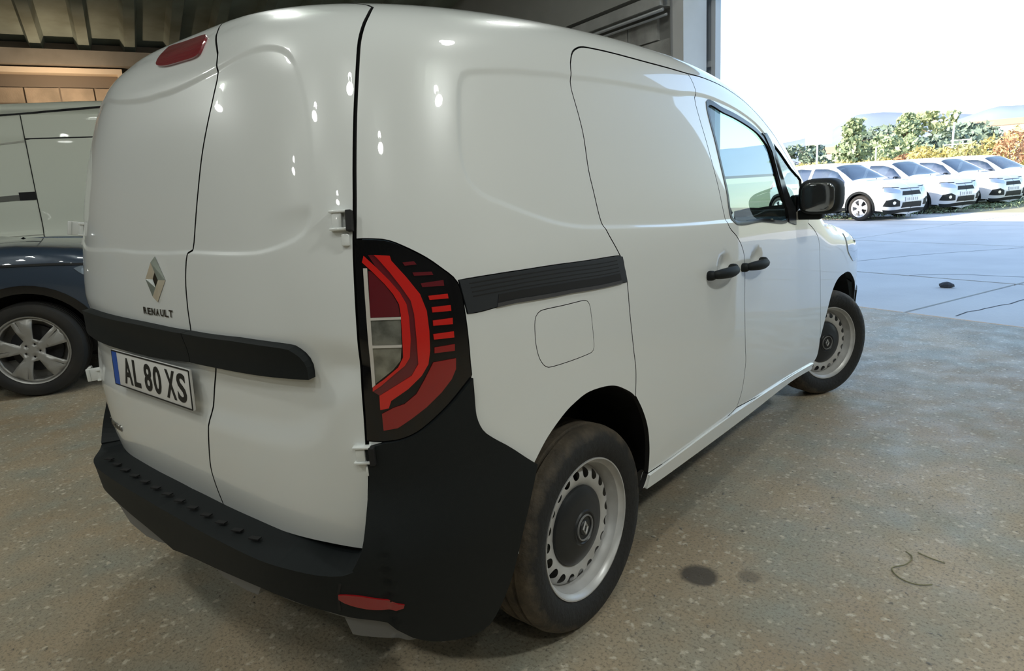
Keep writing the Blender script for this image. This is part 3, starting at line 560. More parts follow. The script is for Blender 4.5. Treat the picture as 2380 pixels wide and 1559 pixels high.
# pressed shapes of the outer skin
p1=DG['press1']; press1=sm(p1[:11]+[(2.16,.800),(2.30,.797),(2.44,.785),(2.59,.764),(2.74,.730),(2.84,.682),(2.90,.60),(2.955,.42),(2.80,.372),(2.60,.380)]+p1[14:],.02,True)*K2
pr=[q for q in DG['pressR']]; prh=sm([q for q in [(0,.822),(.20,.815),(.334,.806),(.44,.80),(.52,.785),(.575,.755),(.605,.70),(.622,.62),(.622,.52),(.612,.45),(.59,.428),(.5477,.418),(.4948,.4153),(.4375,.422),(.2416,.4526),(.10,.46),(0,.463)]],.02)
pressR=np.r_[prh[:-1],mirr(prh)[:-1]]*K2
prec=sm([(-.60,.23),(.60,.21),(.605,.10),(.56,.035),(.40,.02),(-.40,.02),(-.56,.035)],.03,True)*K2
def d_press(D,B):
    P=np.asarray(D)*K2; f=np.zeros(len(P))
    m=(P[:,0]>.7)&(P[:,0]<3.1)&(P[:,1]>.2)
    if m.any():
        q=P[m]; d=sdf(q,press1); f[m]-=.005*smstep(.5-d/.016)
    m=(np.abs(P[:,0])<.75)&(P[:,1]>.3)&(P[:,1]<.95)
    if m.any(): d=sdf(P[m],pressR); f[m]-=.005*smstep(.5-d/.014)*(1-.85*smstep((np.abs(P[m][:,0])-.50)/.11)*smstep((P[m][:,1]-.43)/.03)*smstep((.73-P[m][:,1])/.05))
    m=(np.abs(P[:,0])<.75)&(P[:,1]>-.1)&(P[:,1]<.3)
    if m.any(): d=sdf(P[m],prec); f[m]-=.013*smstep(.5-d/.07)
    for hs,hp in ((2.215,.235),(2.545,.222)):   # finger scoops behind the two handles
        r2=((P[:,0]-hs)/.075)**2+((P[:,1]-hp*KP)/.052)**2; f-=.016*np.clip(1-r2,0,1)**2
    for y0 in (.06,):                            # a soft bend along the lower rear doors
        f-=.010*smstep((.64-B[:,2])/.14)*(np.abs(P[:,0])<.7)
    return f
VS.disp=[d_press]
VS.guides=[grow(press1,d) for d in (-.008,-.0025,.0025,.008)]+[grow(pressR,d) for d in (-.007,-.0023,.0023,.007)]
# side panels
sdl=sm('sdtop'); archR_=sm('archR'); archF_=sm('archF')
front_arch=[p for p in DG['archR'][7:]]
sillT=[tuple(p) for p in DG['sillT']]
sB=sm('seamB'); dU=sm('doorup'); sF=sm('seamF')
front_arch=front_arch[:-1]
slide=np.r_[sdl[:-1],sm([DG['sdtop'][-1]]+front_arch[1:])[:-1],sm([front_arch[-1]]+[q for q in sillT if 1.65<q[0]<2.5]+[DG['seamB'][-1]],.03)[:-1],sB[::-1][:-1]]
front=np.r_[sB[::-1][:-1],dU[:-1],sm([DG['doorup'][-1],(3.27,.42),DG['seamF'][0]])[:-1],sF[:-1],sm([DG['seamF'][-1],(3.1193,-.4738),(2.8,-.462),DG['seamB'][-1]],.03)[:-1]]
win=sm('win',.02,True); quart=resample(DG['quart'],.02,True)
archR_full=np.r_[archR_,resample([archR_[-1],(1.60,-.75),(.98,-.75),(.975,-.45),(.99,-.25),archR_[0]],.03)[1:-1]]
fa=sm([(3.545,-.58)]+DG['archF']+[(4.325,-.28),(4.31,-.42)],.02)
archF_full=np.r_[fa,resample([fa[-1],(4.3,-.8),(3.55,-.8),fa[0]],.04)[1:-1]]
lamp=smooth(np.array(DG['lamp'][:18]),.012); lamp=np.r_[lamp,resample(np.array([DG['lamp'][17]]+DG['lamp'][18:]+[DG['lamp'][0]]),.02)[1:-1]]
rail=np.r_[smooth(DG['railtop'],.02)[:-1],smooth(DG['railbot'],.02)]
flap=sm('flap',.01,True)
screen=resample([(2.86,1.75),(2.86,.97),(2.90,.90),(3.0,.80),(3.16,.665),(3.38,.51),(3.55,.44),(3.68,.46),(3.78,.62),(3.80,1.75)],.04,True)
lowline=-.80
def sillz(z,y): return VS.side([(y,z)])[0]
yy=[.2,.55,1.15,1.8,2.4,3.0,3.2,3.9,4.3]
bump_side=sm('bump',.012)
bumper_hole=np.r_[lamp[0:1],lamp[0:1]]
def body_region(sign):
    return None
# rear bumper outline (chart): door edge, below the lamp, round the quarter, along its lower edge
lampB=[DG['lamp'][k] for k in range(11,18)]           # the lamp's lower right edge, from the quarter to the seam
under=[(.985,-.27),(.945,-.40),(.90,-.475),(.86,-.487),(.80,-.465),(.737,-.426),(.688,-.371),(.631,-.353),(.571,-.339),(.457,-.337),(.228,-.387),(.0,-.430)]
srl=[q for q in DG['seamR'] if -.215<q[1]<.03]
lampLow=smooth(np.array(lampB),.012)
srl=[q for q in DG['seamR'] if q[1]<.03]
bumpR=np.r_[smooth([(0,-.285),(.2,-.277),(.371,-.260),(.52,-.25),(.60,-.252),(.642,-.245),(.655,-.222)],.02)[:-1],smooth(srl[::-1],.015)[:-1],lampLow[::-1][:-1],bump_side[:-1],sm([DG['bump'][-1]]+under,.02)]
bumpHole=np.r_[resample([(0,-.262),(.2,-.262),(.43,-.24),(.562,-.222),(.662,-.215)],.03)[:-1],smooth(srl[::-1],.015)[:-1],lampLow[::-1][:-1],bump_side[:-1],sm([DG['bump'][-1]]+under,.02)]
bump_all=np.r_[bumpR[:-1],mirr(bumpR)[:-1]] if False else None
# ---- body
def zline(y,z): return VS.side([(y,z)])[0]
bot=[(0,-.33),(.5,-.30)]+[tuple(zline(y,z)) for y,z in ((.5,.42),(1.13,.34),(1.8,.325),(2.6,.31),(3.08,.29),(3.3,.29))]+[(4.33,-.42),(4.6,-.42),(VS.SE-.01,-.42)]
half=np.r_[resample(bot,.04)[:-1],resample([bot[-1],(VS.SE-.01,math.pi/2)],.04)[:-1],resample([(VS.SE-.01,math.pi/2),(0,math.pi/2)],.04)[:-1],resample([(0,math.pi/2),bot[0]],.04)[:-1]]
holes=[gr(doorsBoth,.0045),gr(slide,.002),gr(front,.002),gr(lamp,.0015),gr(rail,.001),gr(flap,.0012),archR_full,archF_full,screen,bumpHole]
def body_inside(side):
    O=half*K2*[side,1]; H=[h*K2*[side if i else 1,1] for i,h in enumerate(holes)]
    return O,H
for side in (1,-1):
    hs=holes if side>0 else [holes[0]]+[h*[-1,1] for h in (gr(win,.002),gr(quart,.001),archR_full,archF_full,screen,gr(bumpR,.001))]
    O=half*[side,1]
    VS.panel('body_shell' if side>0 else 'body_shell_left',WHITE,van,O,hs,g=.018 if side>0 else .05,lip=.018,guides=side>0,lipmat=SEAL)
for o in van.children:
    if o.name=='body_shell_left': o.name='body_shell.001'
# ---- doors
dr=VS.panel('rear_door',WHITE,van,gr(doorR,-.003),g=.016,lip=.016,guides=True,lipmat=SEAL)
dl=VS.panel('rear_door',WHITE,van,gr(doorL,-.003),g=.016,lip=.016,guides=True,lipmat=SEAL)
sl=VS.panel('sliding_door',WHITE,van,gr(slide,-.002),[],g=.018,lip=.016,guides=True,lipmat=SEAL)
fd=VS.panel('front_door',WHITE,van,gr(front,-.002),[gr(win,.002),gr(quart,.001)],g=.018,lip=.016,guides=True,lipmat=SEAL)
for p in ([bumpR[:1]]): pass
fl=VS.panel('fuel_flap',WHITE,van,gr(flap,-.0008),g=.015,lip=.012,lipmat=SEAL)
# dark rubber behind the door gaps
def gasket(parent,line,wd=.012,depth=-.013,name='door_seal'):
    l=np.asarray(line)*K2; t=np.gradient(l,axis=0); t/=np.linalg.norm(t,axis=1)[:,None]; n=np.stack([-t[:,1],t[:,0]],1)
    a=(l+n*wd)/K2; b=(l-n*wd)/K2; A,_=VS.point(a,depth); B,_=VS.point(b,depth); k=len(l)
    return add(name,np.vstack([A,B]),[(i,i+1,k+i+1,k+i) for i in range(k-1)],SEAL,parent)
gasket(dr,seamR); gasket(dr,seamC); gasket(dl,mirr(seamR)); gasket(sl,sdl); gasket(fd,sB); gasket(fd,dU); gasket(fd,sF); gasket(fl,np.r_[flap,flap[:1]]); gasket(dl,np.r_[topL[:-1],topR])
# ---- windows
def glasspane(nm,poly,parent,m=GLASSG,g=.05,off=-.006,mir=False): return VS.panel(nm,m,parent,poly,g=g,off=off,lip=0,mir=mir)
wg=glasspane('door_glass',gr(win,.002),fd); qg=glasspane('quarter_glass',gr(quart,.002),fd)
BLKTRIM=mat('window_trim_black',(.012,.013,.015),.3)
for ring,wd in ((win,.011),):
    VS.panel('window_seal',BLKTRIM,fd,gr(ring,.004),[gr(ring,-wd)],g=.02,off=.002,lip=.008)
bar=[(2.795,.712),(2.845,.700),(2.895,.60),(2.945,.475),(3.0,.355),(3.055,.345),(3.04,.325),(2.93,.335),(2.915,.36),(2.89,.46),(2.852,.60)]
VS.panel('window_pillar',BLKTRIM,fd,resample([(2.788,.700),(2.815,.690),(2.868,.634),(2.908,.50),(2.958,.338),(3.06,.318),(3.055,.395),(3.0,.44),(2.955,.50),(2.905,.625),(2.865,.672),(2.83,.70)],.02,True),g=.02,off=.006,lip=.012)
for mi_ in (True,):
    glasspane('door_glass',gr(win,.002),van,mir=True); glasspane('quarter_glass',gr(quart,.002),van,mir=True)
for side in (1,-1):
    VS.panel('windscreen',glass('screen_glass',(.55,.66,.66)),van,gr(screen,.003)*[side,1] if False else np.clip(gr(screen,.003),[-9,-9],[9,math.pi/2-1e-4])*[side,1],g=.08,off=-.004,lip=0)
# ---- tail lamps
def tail(mir):
    t=VS.panel('tail_lamp',GLOSSBLACK,van,gr(lamp,-.0015),g=.015,off=.002,lip=.02,mir=mir)
    for k,nm,m,off in (('outer_c','light_guide',REDLENS,.006),('between','dark_band',MAROON,.0035),('inner_c','light_guide',REDLENS,.0055),('upper','upper_lens',MAROON,.004),('mid','indicator_lens',CLEAR,.004),('lower','reversing_lens',CLEAR,.004),
      ('frame','lens_frame',FRAMEW,.006),('frame1','lens_frame',FRAMEW,.006),('frame2','lens_frame',FRAMEW,.006),('s1','stripe',MAROON,.0045),('s2','stripe',MAROON,.0045),('s3','stripe',MAROON,.0045),
      ('r1','stripe',REDLENS,.005),('r2','stripe',REDLENS,.005),('r3','stripe',REDLENS,.005),('r4','stripe',REDLENS,.005),('r5','stripe',DARKRED,.005),('big','lower_lens',DARKRED,.005)):
        p=resample(DG['lp_'+k],.012,True)
        VS.panel(nm,m,t,p,g=.014,off=off,lip=.004,mir=mir)
    return t
tail(False); tail(True)
# ---- slide rail of the sliding door
rl=VS.panel('slide_rail',mat('rail_plastic',(.026,.030,.036),.4),van,gr(rail,-.001),g=.015,off=.003,lip=.02)
rt=np.array(DG['railtop'][:4]); rt=smooth(rt,.03); rb=smooth(DG['railbot'][::-1],.03); q=np.linspace(0,1,30)
ip=lambda a,t:np.stack([np.interp(t,np.linspace(0,1,len(a)),a[:,j]) for j in (0,1)],1)
TT,BB=ip(rt,q),ip(np.array([(.8995,.262),(1.0105,.2737),(1.2054,.2811),(1.475,.2757)]),q)
for f0 in (.13,.26,.39,.52):
    a=TT+(BB-TT)*f0; b=TT+(BB-TT)*(f0+.035); s_=slice(1,29)
    VS.panel('rail_groove',SEAL,rl,np.r_[a[s_],b[s_][::-1]],g=.05,off=.0035,lip=.002)
a=TT+(BB-TT)*.62; b=TT+(BB-TT)*.86; VS.panel('rail_slot',SEAL,rl,np.r_[a[5:29],b[5:29][::-1]],g=.05,off=.004,lip=.003)
a=TT+(BB-TT)*.88; b=TT+(BB-TT)*1.0; VS.panel('rail_edge',mat('rail_grey',(.06,.06,.065),.35),rl,np.r_[a[5:29],b[5:29][::-1]],g=.05,off=.005,lip=.003)
# ---- black trim strip across the rear doors
def d_strip(D,B): return np.full(len(D),.022)
st=np.array(DG['strip']); sR=[(.2057,.257),(.4136,.241),(.5423,.2225),(.5668,.2133),(.5826,.198),(.5902,.178),(.5899,.155),(.4967,.1605),(.3391,.1711),(.2057,.1765)]
VS.panel('trim_strip',PLASTIC,dr,np.r_[resample(sR[:2],.02)[:-1],smooth(sR[1:7],.012)[:-1],smooth(sR[6:],.02)[:-1],resample([sR[-1],sR[0]],.02)[:-1]],g=.015,off=.026,lip=.04)
sL=[(.2027,.1767),(0,.170),(-.1047,.166),(-.3328,.157),(-.4967,.155),(-.5899,.155),(-.5902,.178),(-.5826,.198),(-.5668,.2133),(-.5423,.2225),(-.4136,.241),(-.07,.2632),(.2027,.257)]
VS.panel('trim_strip',PLASTIC,dl,np.r_[smooth(sL[:6],.02)[:-1],smooth(sL[5:10],.012)[:-1],smooth(sL[9:],.02)[:-1],resample([sL[-1],sL[0]],.02)[:-1]],g=.015,off=.026,lip=.04)
# ---- rear bumper: its folded top edge is the step below the doors
def d_bump(D,B):
    a=np.abs(D[:,0]); z=B[:,2]
    led=.092-.080*smstep((a-.46)/.50); k=np.where(a<.5,1,1-(1-smstep((.74-z)/.22))*smstep((a-.5)/.12))
    return .010+led*k
bm_all=np.r_[bumpR[:-1],mirr(bumpR)[:-1]]
bp=VS.panel('rear_bumper',PLASTIC,van,gr(bm_all,-.001),g=.017,off=d_bump,lip=.125)
def bump_off(x): return lambda D,B:d_bump(D,B)+x
refl=np.array([-.018,.014])+smooth([(.636,-.309),(.638,-.323),(.663,-.337),(.691,-.346),(.718,-.348),(.741,-.344),(.734,-.335),(.693,-.319),(.666,-.31)],.012,True)
for mi_ in (False,True): VS.panel('reflector',DARKRED,bp,refl,g=.012,off=bump_off(.004),lip=.006,mir=mi_)
for i,x in enumerate(np.linspace(-.50,.44,13)):
    MB().box((x,.004+.10*abs(x)**3,.5465),(.030,.014,.003),Matrix.Rotation(.35,3,'Z')).build('step_tread',SEAL,bp)
for sg in (1,-1):
    gl=smooth(np.array([(.622,-.268),(.617,-.285),(.614,-.31),(.613,-.335)]),.02); gl2=gl+[.004,0]
    VS.panel('bumper_joint',SEAL,bp,np.r_[gl,gl2[::-1]],g=.05,off=bump_off(.001),lip=.002,mir=sg<0)
vl=[(-.737,-.415),(-.69,-.365),(-.571,-.33),(-.457,-.328),(-.228,-.378),(0,-.425),(.228,-.378),(.457,-.328),(.571,-.33),(.631,-.345),(.688,-.362),(.737,-.418),(.735,-.432),(.70,-.425),(.66,-.415),(.623,-.407),(.615,-.362),(.571,-.349),(.457,-.347),(.434,-.350),(.414,-.385),(.371,-.397),(.264,-.412),(.243,-.396),(.0,-.442),(-.089,-.442),(-.15,-.452),(-.245,-.455),(-.36,-.43),(-.40,-.385),(-.457,-.347),(-.571,-.349),(-.615,-.37),(-.70,-.425)]
VS.panel('lower_valance',TRIMGREY,bp,resample(vl,.02,True),g=.02,off=bump_off(-.012),lip=.03)
# ---- sill strips
for mi_ in (False,True):
    top=smooth([(1.628,-.432),(1.8425,-.4345),(2.285,-.438),(2.5585,-.4475),(3.119,-.474),(3.548,-.5045)],.03); low=smooth([(3.52,-.532),(3.14,-.507),(2.489,-.503),(1.8595,-.488),(1.62,-.478)],.03)
    VS.panel('sill',WHITE,van,np.r_[top,low],g=.03,off=.008,lip=.03,mir=mi_)
# ---- wheel houses and floor
for yc in (.845,3.56):
    for sx in (1,-1):
        m=MB(); n=20; V=[]
        for i in range(n+1):
            a=math.pi*(-.02+1.04*i/n); V+= [(sx*.875,yc+.40*math.cos(a),.38+.40*math.sin(a)),(sx*.60,yc+.40*math.cos(a),.38+.40*math.sin(a))]
        Fs=[(2*i,2*i+1,2*i+3,2*i+2) for i in range(n)]; m.poly(V,Fs); m.poly([V[1+2*i] for i in range(n+1)],[tuple(range(n+1))]); m.build('wheel_house',SEAL,van)
MB().box((0,.55,.36),(1.5,.75,.06)).box((0,2.2,.30),(1.64,2.0,.08)).box((0,4.0,.32),(1.3,.5,.06)).box((0,2.2,.36),(1.1,3.9,.06)).build('floor_pan',SEAL,van)
# ---- cabin seen through the glass
MB().box((0,1.76,1.0),(1.50,.02,1.22)).build('bulkhead',mat('bulkhead_grey',(.3,.31,.31),.6),van)
ds=MB(); ds.box((0,3.02,.98),(1.62,.5,.26),ch=.08); ds.box((0,3.25,.86),(1.5,.4,.3),ch=.05); ds.build('dashboard',DARKIN,van,auto=40)
for sx in (-1,1):
    se=MB(); se.box((sx*.42,2.28,.62),(.50,.52,.18),ch=.06); se.box((sx*.42,2.02,.97),(.50,.16,.66),Matrix.Rotation(-.2,3,'X'),ch=.06); se.box((sx*.42,1.96,1.385),(.27,.10,.19),Matrix.Rotation(-.15,3,'X'),ch=.04); se.build('seat',SEATC,van,auto=50)
sw=MB(); sw.lathe([(.185+.014*math.cos(a),.014*math.sin(a)) for a in np.linspace(0,2*math.pi,8,endpoint=False)],28,'y',(-.42,2.68,1.08),close=True,M=Matrix.Rotation(-.45,3,'X')); sw.box((-.42,2.68,1.08),(.34,.02,.05)); sw.build('steering_wheel',DARKIN,van)
# ---- wheels: steel rims with a ring of holes and a black centre cap
def tyre_material():
    m=mat('dirty_tyre',(.016,.016,.016),.78,bump=(60,.4)); t=m.node_tree; L=t.links.new; b=t.nodes['Principled BSDF']
    tc=t.nodes.new('ShaderNodeTexCoord'); sp=t.nodes.new('ShaderNodeSeparateXYZ'); cb=t.nodes.new('ShaderNodeCombineXYZ'); L(tc.outputs['Object'],sp.inputs[0]); L(sp.outputs[1],cb.inputs[1]); L(sp.outputs[2],cb.inputs[2])
    ln=t.nodes.new('ShaderNodeVectorMath'); ln.operation='LENGTH'; L(cb.outputs[0],ln.inputs[0])
    n=t.nodes.new('ShaderNodeTexNoise'); n.inputs['Scale'].default_value=14; n.inputs['Detail'].default_value=7; n.inputs['Roughness'].default_value=.65; L(tc.outputs['Object'],n.inputs['Vector'])
    ma=t.nodes.new('ShaderNodeMath'); ma.operation='MULTIPLY_ADD'; L(n.outputs['Fac'],ma.inputs[0]); ma.inputs[1].default_value=.10; L(ln.outputs['Value'],ma.inputs[2])
    r=t.nodes.new('ShaderNodeMapRange'); r.inputs[1].default_value=.335; r.inputs[2].default_value=.385; r.inputs[4].default_value=.85; L(ma.outputs[0],r.inputs[0])
    x=t.nodes.new('ShaderNodeMix'); x.data_type='RGBA'; x.inputs[6].default_value=(.016,.016,.016,1); x.inputs[7].default_value=(.16,.125,.085,1); L(r.outputs[0],x.inputs[0]); L(x.outputs[2],b.inputs['Base Color']); return m
TYREM=tyre_material()
def steel_wheel(name,loc,rot,label=None):
    ty=MB(); R=.3225
    prof=[(.222,-.085),(.235,-.094),(.262,-.101),(.290,-.0985),(.308,-.088),(.3165,-.074),(.3195,-.062)]
    for gx in (-.045,0,.045): prof+=[(.3215,gx-.008),(.3145,gx-.006),(.3145,gx+.006),(.3215,gx+.008)]
    prof+=[(.3195,.062),(.3165,.074),(.308,.088),(.290,.0985),(.262,.101),(.235,.094),(.222,.085)]
    k=len(prof)-1; ty.lathe(prof,72); w_=add(name,ty.V,ty.F,TYREM,van)
    w_.data.polygons.foreach_set('use_smooth',np.ones(len(w_.data.polygons),bool)); w_.data.set_sharp_from_angle(angle=math.radians(35)); fixnormals(w_)
    w_.location=loc; w_.rotation_euler=rot
    rm=MB(); rm.lathe([(.2225,.080),(.2205,.088),(.2165,.088),(.213,.078),(.203,.070),(.200,.052),(.191,.034),(.189,-.075),(.2,-.085),(.215,-.088),(.2,-.07),(.186,-.06)],64)
    rim=rm.build('wheel_rim',STEEL,w_,auto=40); fixnormals(rim)
    # disc: planar fill with round holes, then pushed to its dished profile
    circ=lambda r,n,c=(0,0):[(c[0]+r*math.cos(2*math.pi*i/n),c[1]+r*math.sin(2*math.pi*i/n)) for i in range(n)]
    hl=[circ(.0160,16,(.166*math.cos(2*math.pi*i/20),.166*math.sin(2*math.pi*i/20))) for i in range(20)]
    out_,inn=circ(.1905,64),circ(.06,32); f=pchip([.05,.11,.13,.15,.175,.1905],[.030,.030,.044,.050,.044,.026])
    def ins(P):
        r=inpoly(P,out_)&~inpoly(P,inn)
        for h in hl: r&=~inpoly(P,h)
        return r
    P,T=triangulate([out_,inn]+hl,ins,.014,keep=.4); r=np.hypot(P[:,0],P[:,1]); V=np.c_[f(r),P[:,0],P[:,1]]
    add('wheel_disc',V,T,STEEL,w_,smooth=True); 
    cp=MB(); cp.lathe([(.001,.074),(.022,.074),(.024,.071),(.046,.071),(.049,.0745),(.053,.0745),(.056,.070),(.085,.064),(.112,.058),(.124,.050),(.128,.034)],48); c_=cp.build('hub_cap',CAPBLK,w_,auto=35); fixnormals(c_)
    rg=MB(); rg.lathe([(.0365,.072),(.0375,.0765),(.0405,.0765),(.0415,.072)],32); rg.build('cap_ring',mat('cap_ring_grey',(.22,.22,.22),.4),w_,auto=30)
    em=MB(); em.poly(*diamond(.015,.024,.006,.004)); eo=em.build('cap_emblem',mat('emblem_grey',(.5,.5,.5),.35),w_); eo.matrix_local=Matrix.Translation((.0745,0,0))@Matrix.Rotation(math.pi/2,4,'Z')
    vb=MB(); vb.tube([(.02,.13,.15),(.06,.142,.158)],.005,8); vb.build('valve',SEAL,w_)
    return w_
def diamond(w_,h_,band,dep):
    """rhombic ring with a raised ridge, in the xz plane facing -y"""
    V=[]
    for k,y in ((1,0),(1-band/w_*.5,-dep),(1-band/w_*1.15,0)):
        V+=[(w_*k,y,0),(0,y,h_*(1-(1-k)*.85)),(-w_*k,y,0),(0,y,-h_*(1-(1-k)*.85))]
    return V,[(a*4+i,a*4+(i+1)%4,(a+1)*4+(i+1)%4,(a+1)*4+i) for a in (0,1) for i in range(4)]
STEER=.461
steel_wheel('wheel',(.79,.8406,.3215),(0,0,0)); steel_wheel('wheel',(.79,3.5566,.3215),(0,0,-STEER))
steel_wheel('wheel',(-.79,.8406,.3215),(0,0,math.pi)); steel_wheel('wheel',(-.79,3.5566,.3215),(0,0,math.pi-STEER))
# ---- number plate, badge, lettering
FM=VS.frame((-.112,.083),0.)
pl_=Vector((-.066,.0415,.8875))
PM=Matrix.Translation(pl_)@Matrix.Rotation(-.05,4,'X')
pm=MB(); pm.box((0,0,0),(.52,.008,.112),ch=.0035); plate=pm.build('number_plate',PLATEW,van,auto=30); plate.matrix_local=PM@Matrix.Translation((0,-.012,0))
bx=MB()
for c,d in (((0,-.0045,.053),(.512,.002,.0035)),((0,-.0045,-.053),(.512,.002,.0035)),((.2565,-.0045,0),(.0035,.002,.106)),((-.2565,-.0045,0),(.0035,.002,.106))): bx.box(c,d)
bx.build('plate_border',INK,plate); MB().box((-.238,-.0045,0),(.034,.0016,.104)).build('plate_band',PLATEB,plate)
def letters(nm,body,w_,h_,dep,m,parent,M):
    V,Fs=text_mesh(body,w_,h_,dep); o=add(nm,V,Fs,m,parent); o.matrix_local=M; return o
x=-.176
for ch,wd,gap in (('A',.058,.003),('L',.046,.023),('8',.049,.004),('0',.049,.022),('X',.060,.002),('S',.052,0)):
    letters('plate_character',ch,wd,.081,.001,INK,plate,Matrix.Translation((x+wd/2,-.0048,0))); x+=wd+gap+.008
CHD=mat('dark_chrome',(.36,.35,.33),.16,metal=1.)
F1=VS.frame((.036,.393),.001); em=MB(); em.poly(*diamond(.056,.062,.034,.012)); eo=em.build('badge',CHROME,van); eo.matrix_local=F1; eo['label']='chrome diamond badge'
eb=MB(); eb.poly([(.018,-.0015,0),(0,-.0015,.026),(-.018,-.0015,0),(0,-.0015,-.026)],[(0,1,2,3)]); b_=eb.build('badge_back',CHD,eo)
for i,ch in enumerate('RENAULT'):
    s_=-.058+i*.0266; letters('badge_letter',ch,.021,.019,.003,CHD,dl,VS.frame((s_+.008,.3025),.001))
for i,ch in enumerate('KANGOO'):
    s_=-.548+i*.0245; letters('model_letter',ch,.021,.024,.003,CHD,dl,VS.frame((s_,-.147),.0015))
# ---- high brake lamp on the left door
bk=[(.255,.878),(.252,.905),(.23,.925),(.2158,.929),(.1613,.9376),(.0324,.9476),(-.04,.950),(-.062,.945),(-.067,.925),(-.058,.902),(-.035,.8935),(.02,.887),(.13,.879),(.235,.868)]
BKM=mat('brake_lens',(.22,.006,.018),.15,coat=1.)
b_=VS.panel('brake_lamp',BKM,dl,smooth(bk,.01,True)+np.array([-.018,-.003]),g=.012,off=.006,lip=.012)
# ---- hinges
for mi_ in (1,-1):
    for ph,hh in ((.444,.052),(-.006,.05)):
        M=VS.frame((mi_*(.672 if mi_>0 else .63),ph),0.); m=MB(); m.box((0,-.007,hh*.36),(.040,.018,.006),ch=.002); m.box((0,-.007,-hh*.36),(.040,.018,.006),ch=.002); m.box((-mi_*.004,-.006,0),(.022,.012,hh*.8),ch=.003); m.box((mi_*.012,-.004,-hh*.8),(.018,.010,hh*.5),ch=.003)
        if mi_<0: m.box((-.036,-.044,0),(.07,.012,hh*.9),ch=.003); m.box((-.012,-.026,0),(.014,.05,hh*.9),ch=.002)
        h=m.build('door_hinge',WHITE,dr if mi_>0 else dl,auto=40); h.matrix_local=M
        h2=MB().box((mi_*.024,-.010,-.002),(.013,.02,hh*.86),ch=.002).build('hinge_gap',SEAL,h)
# ---- door handles
for (y,z,L) in ((1.705,1.0,.215),(2.035,.988,.215)):
    m=MB(); n=14
    pts=[(.934+.034*math.sin(math.pi*min(1,max(0,.10+.80*i/n)))**.6,y+L*(i/n-.5),z-.006*(i/n-.5)) for i in range(n+1)]
    m.tube(pts,[.0115+.009*math.sin(math.pi*i/n)**.5 for i in range(n+1)],10)
    m.ellipsoid((.938,y+L*.5,z-.002),(.02,.022,.021),n=14,e=2.6); m.ellipsoid((.936,y-L*.46,z),(.022,.024,.018),n=14,e=2.6)
    o=m.build('door_handle',PLASTIC,sl if y<1.9 else fd,smooth=True)
# ---- side mirrors
for sx in (1,-1):
    t=MB(); cx,cy,cz=sx*1.022,2.66,1.232
    t.ellipsoid((cx,cy,cz),(.094,.085,.083),n=28,e=3.4); 
    hs_=t.build('door_mirror',PLASTIC,van,smooth=True)
    MB().ellipsoid((cx+sx*.004,cy-.080,cz),(.074,.008,.066),n=24,e=3.6).build('mirror_glass',mat('mirror_glass',(.30,.31,.32),.08,metal=.9),hs_,smooth=True)
    a=MB(); a.box((sx*.955,cy+.015,cz-.085),(.15,.075,.045),ch=.015); a.box((sx*.905,cy+.03,cz-.055),(.035,.13,.13),ch=.012); a.build('mirror_arm',PLASTIC,hs_,auto=40)
# ---- headlamps, front bumper and grille (nose of the van)
hl_=np.array(DG['headlamp'])
for mi_ in (False,True):
    VS.panel('headlamp',LAMPGL,van,smooth(np.r_[[(4.02,.19),(4.12,.165),(4.2,.12),(4.35,.10),(4.45,.06),(4.35,.02)],[(4.213,-.009),(4.116,.032),(4.04,.09)]],.02,True),g=.03,off=.004,lip=.01,mir=mi_)
for mi_ in (False,True):
    VS.panel('front_bumper',PLASTIC,van,resample([(4.36,-.40),(4.36,-.20),(4.6,-.16),(VS.SE-.01,-.14),(VS.SE-.01,-.42),(4.6,-.42)],.04,True),g=.04,off=.008,lip=.02,mir=mi_)
    VS.panel('grille',GLOSSBLACK,van,resample([(4.55,.02),(4.55,.10),(VS.SE-.01,.12),(VS.SE-.01,.01)],.04,True),g=.05,off=.005,lip=.01,mir=mi_)
VS.disp=[]
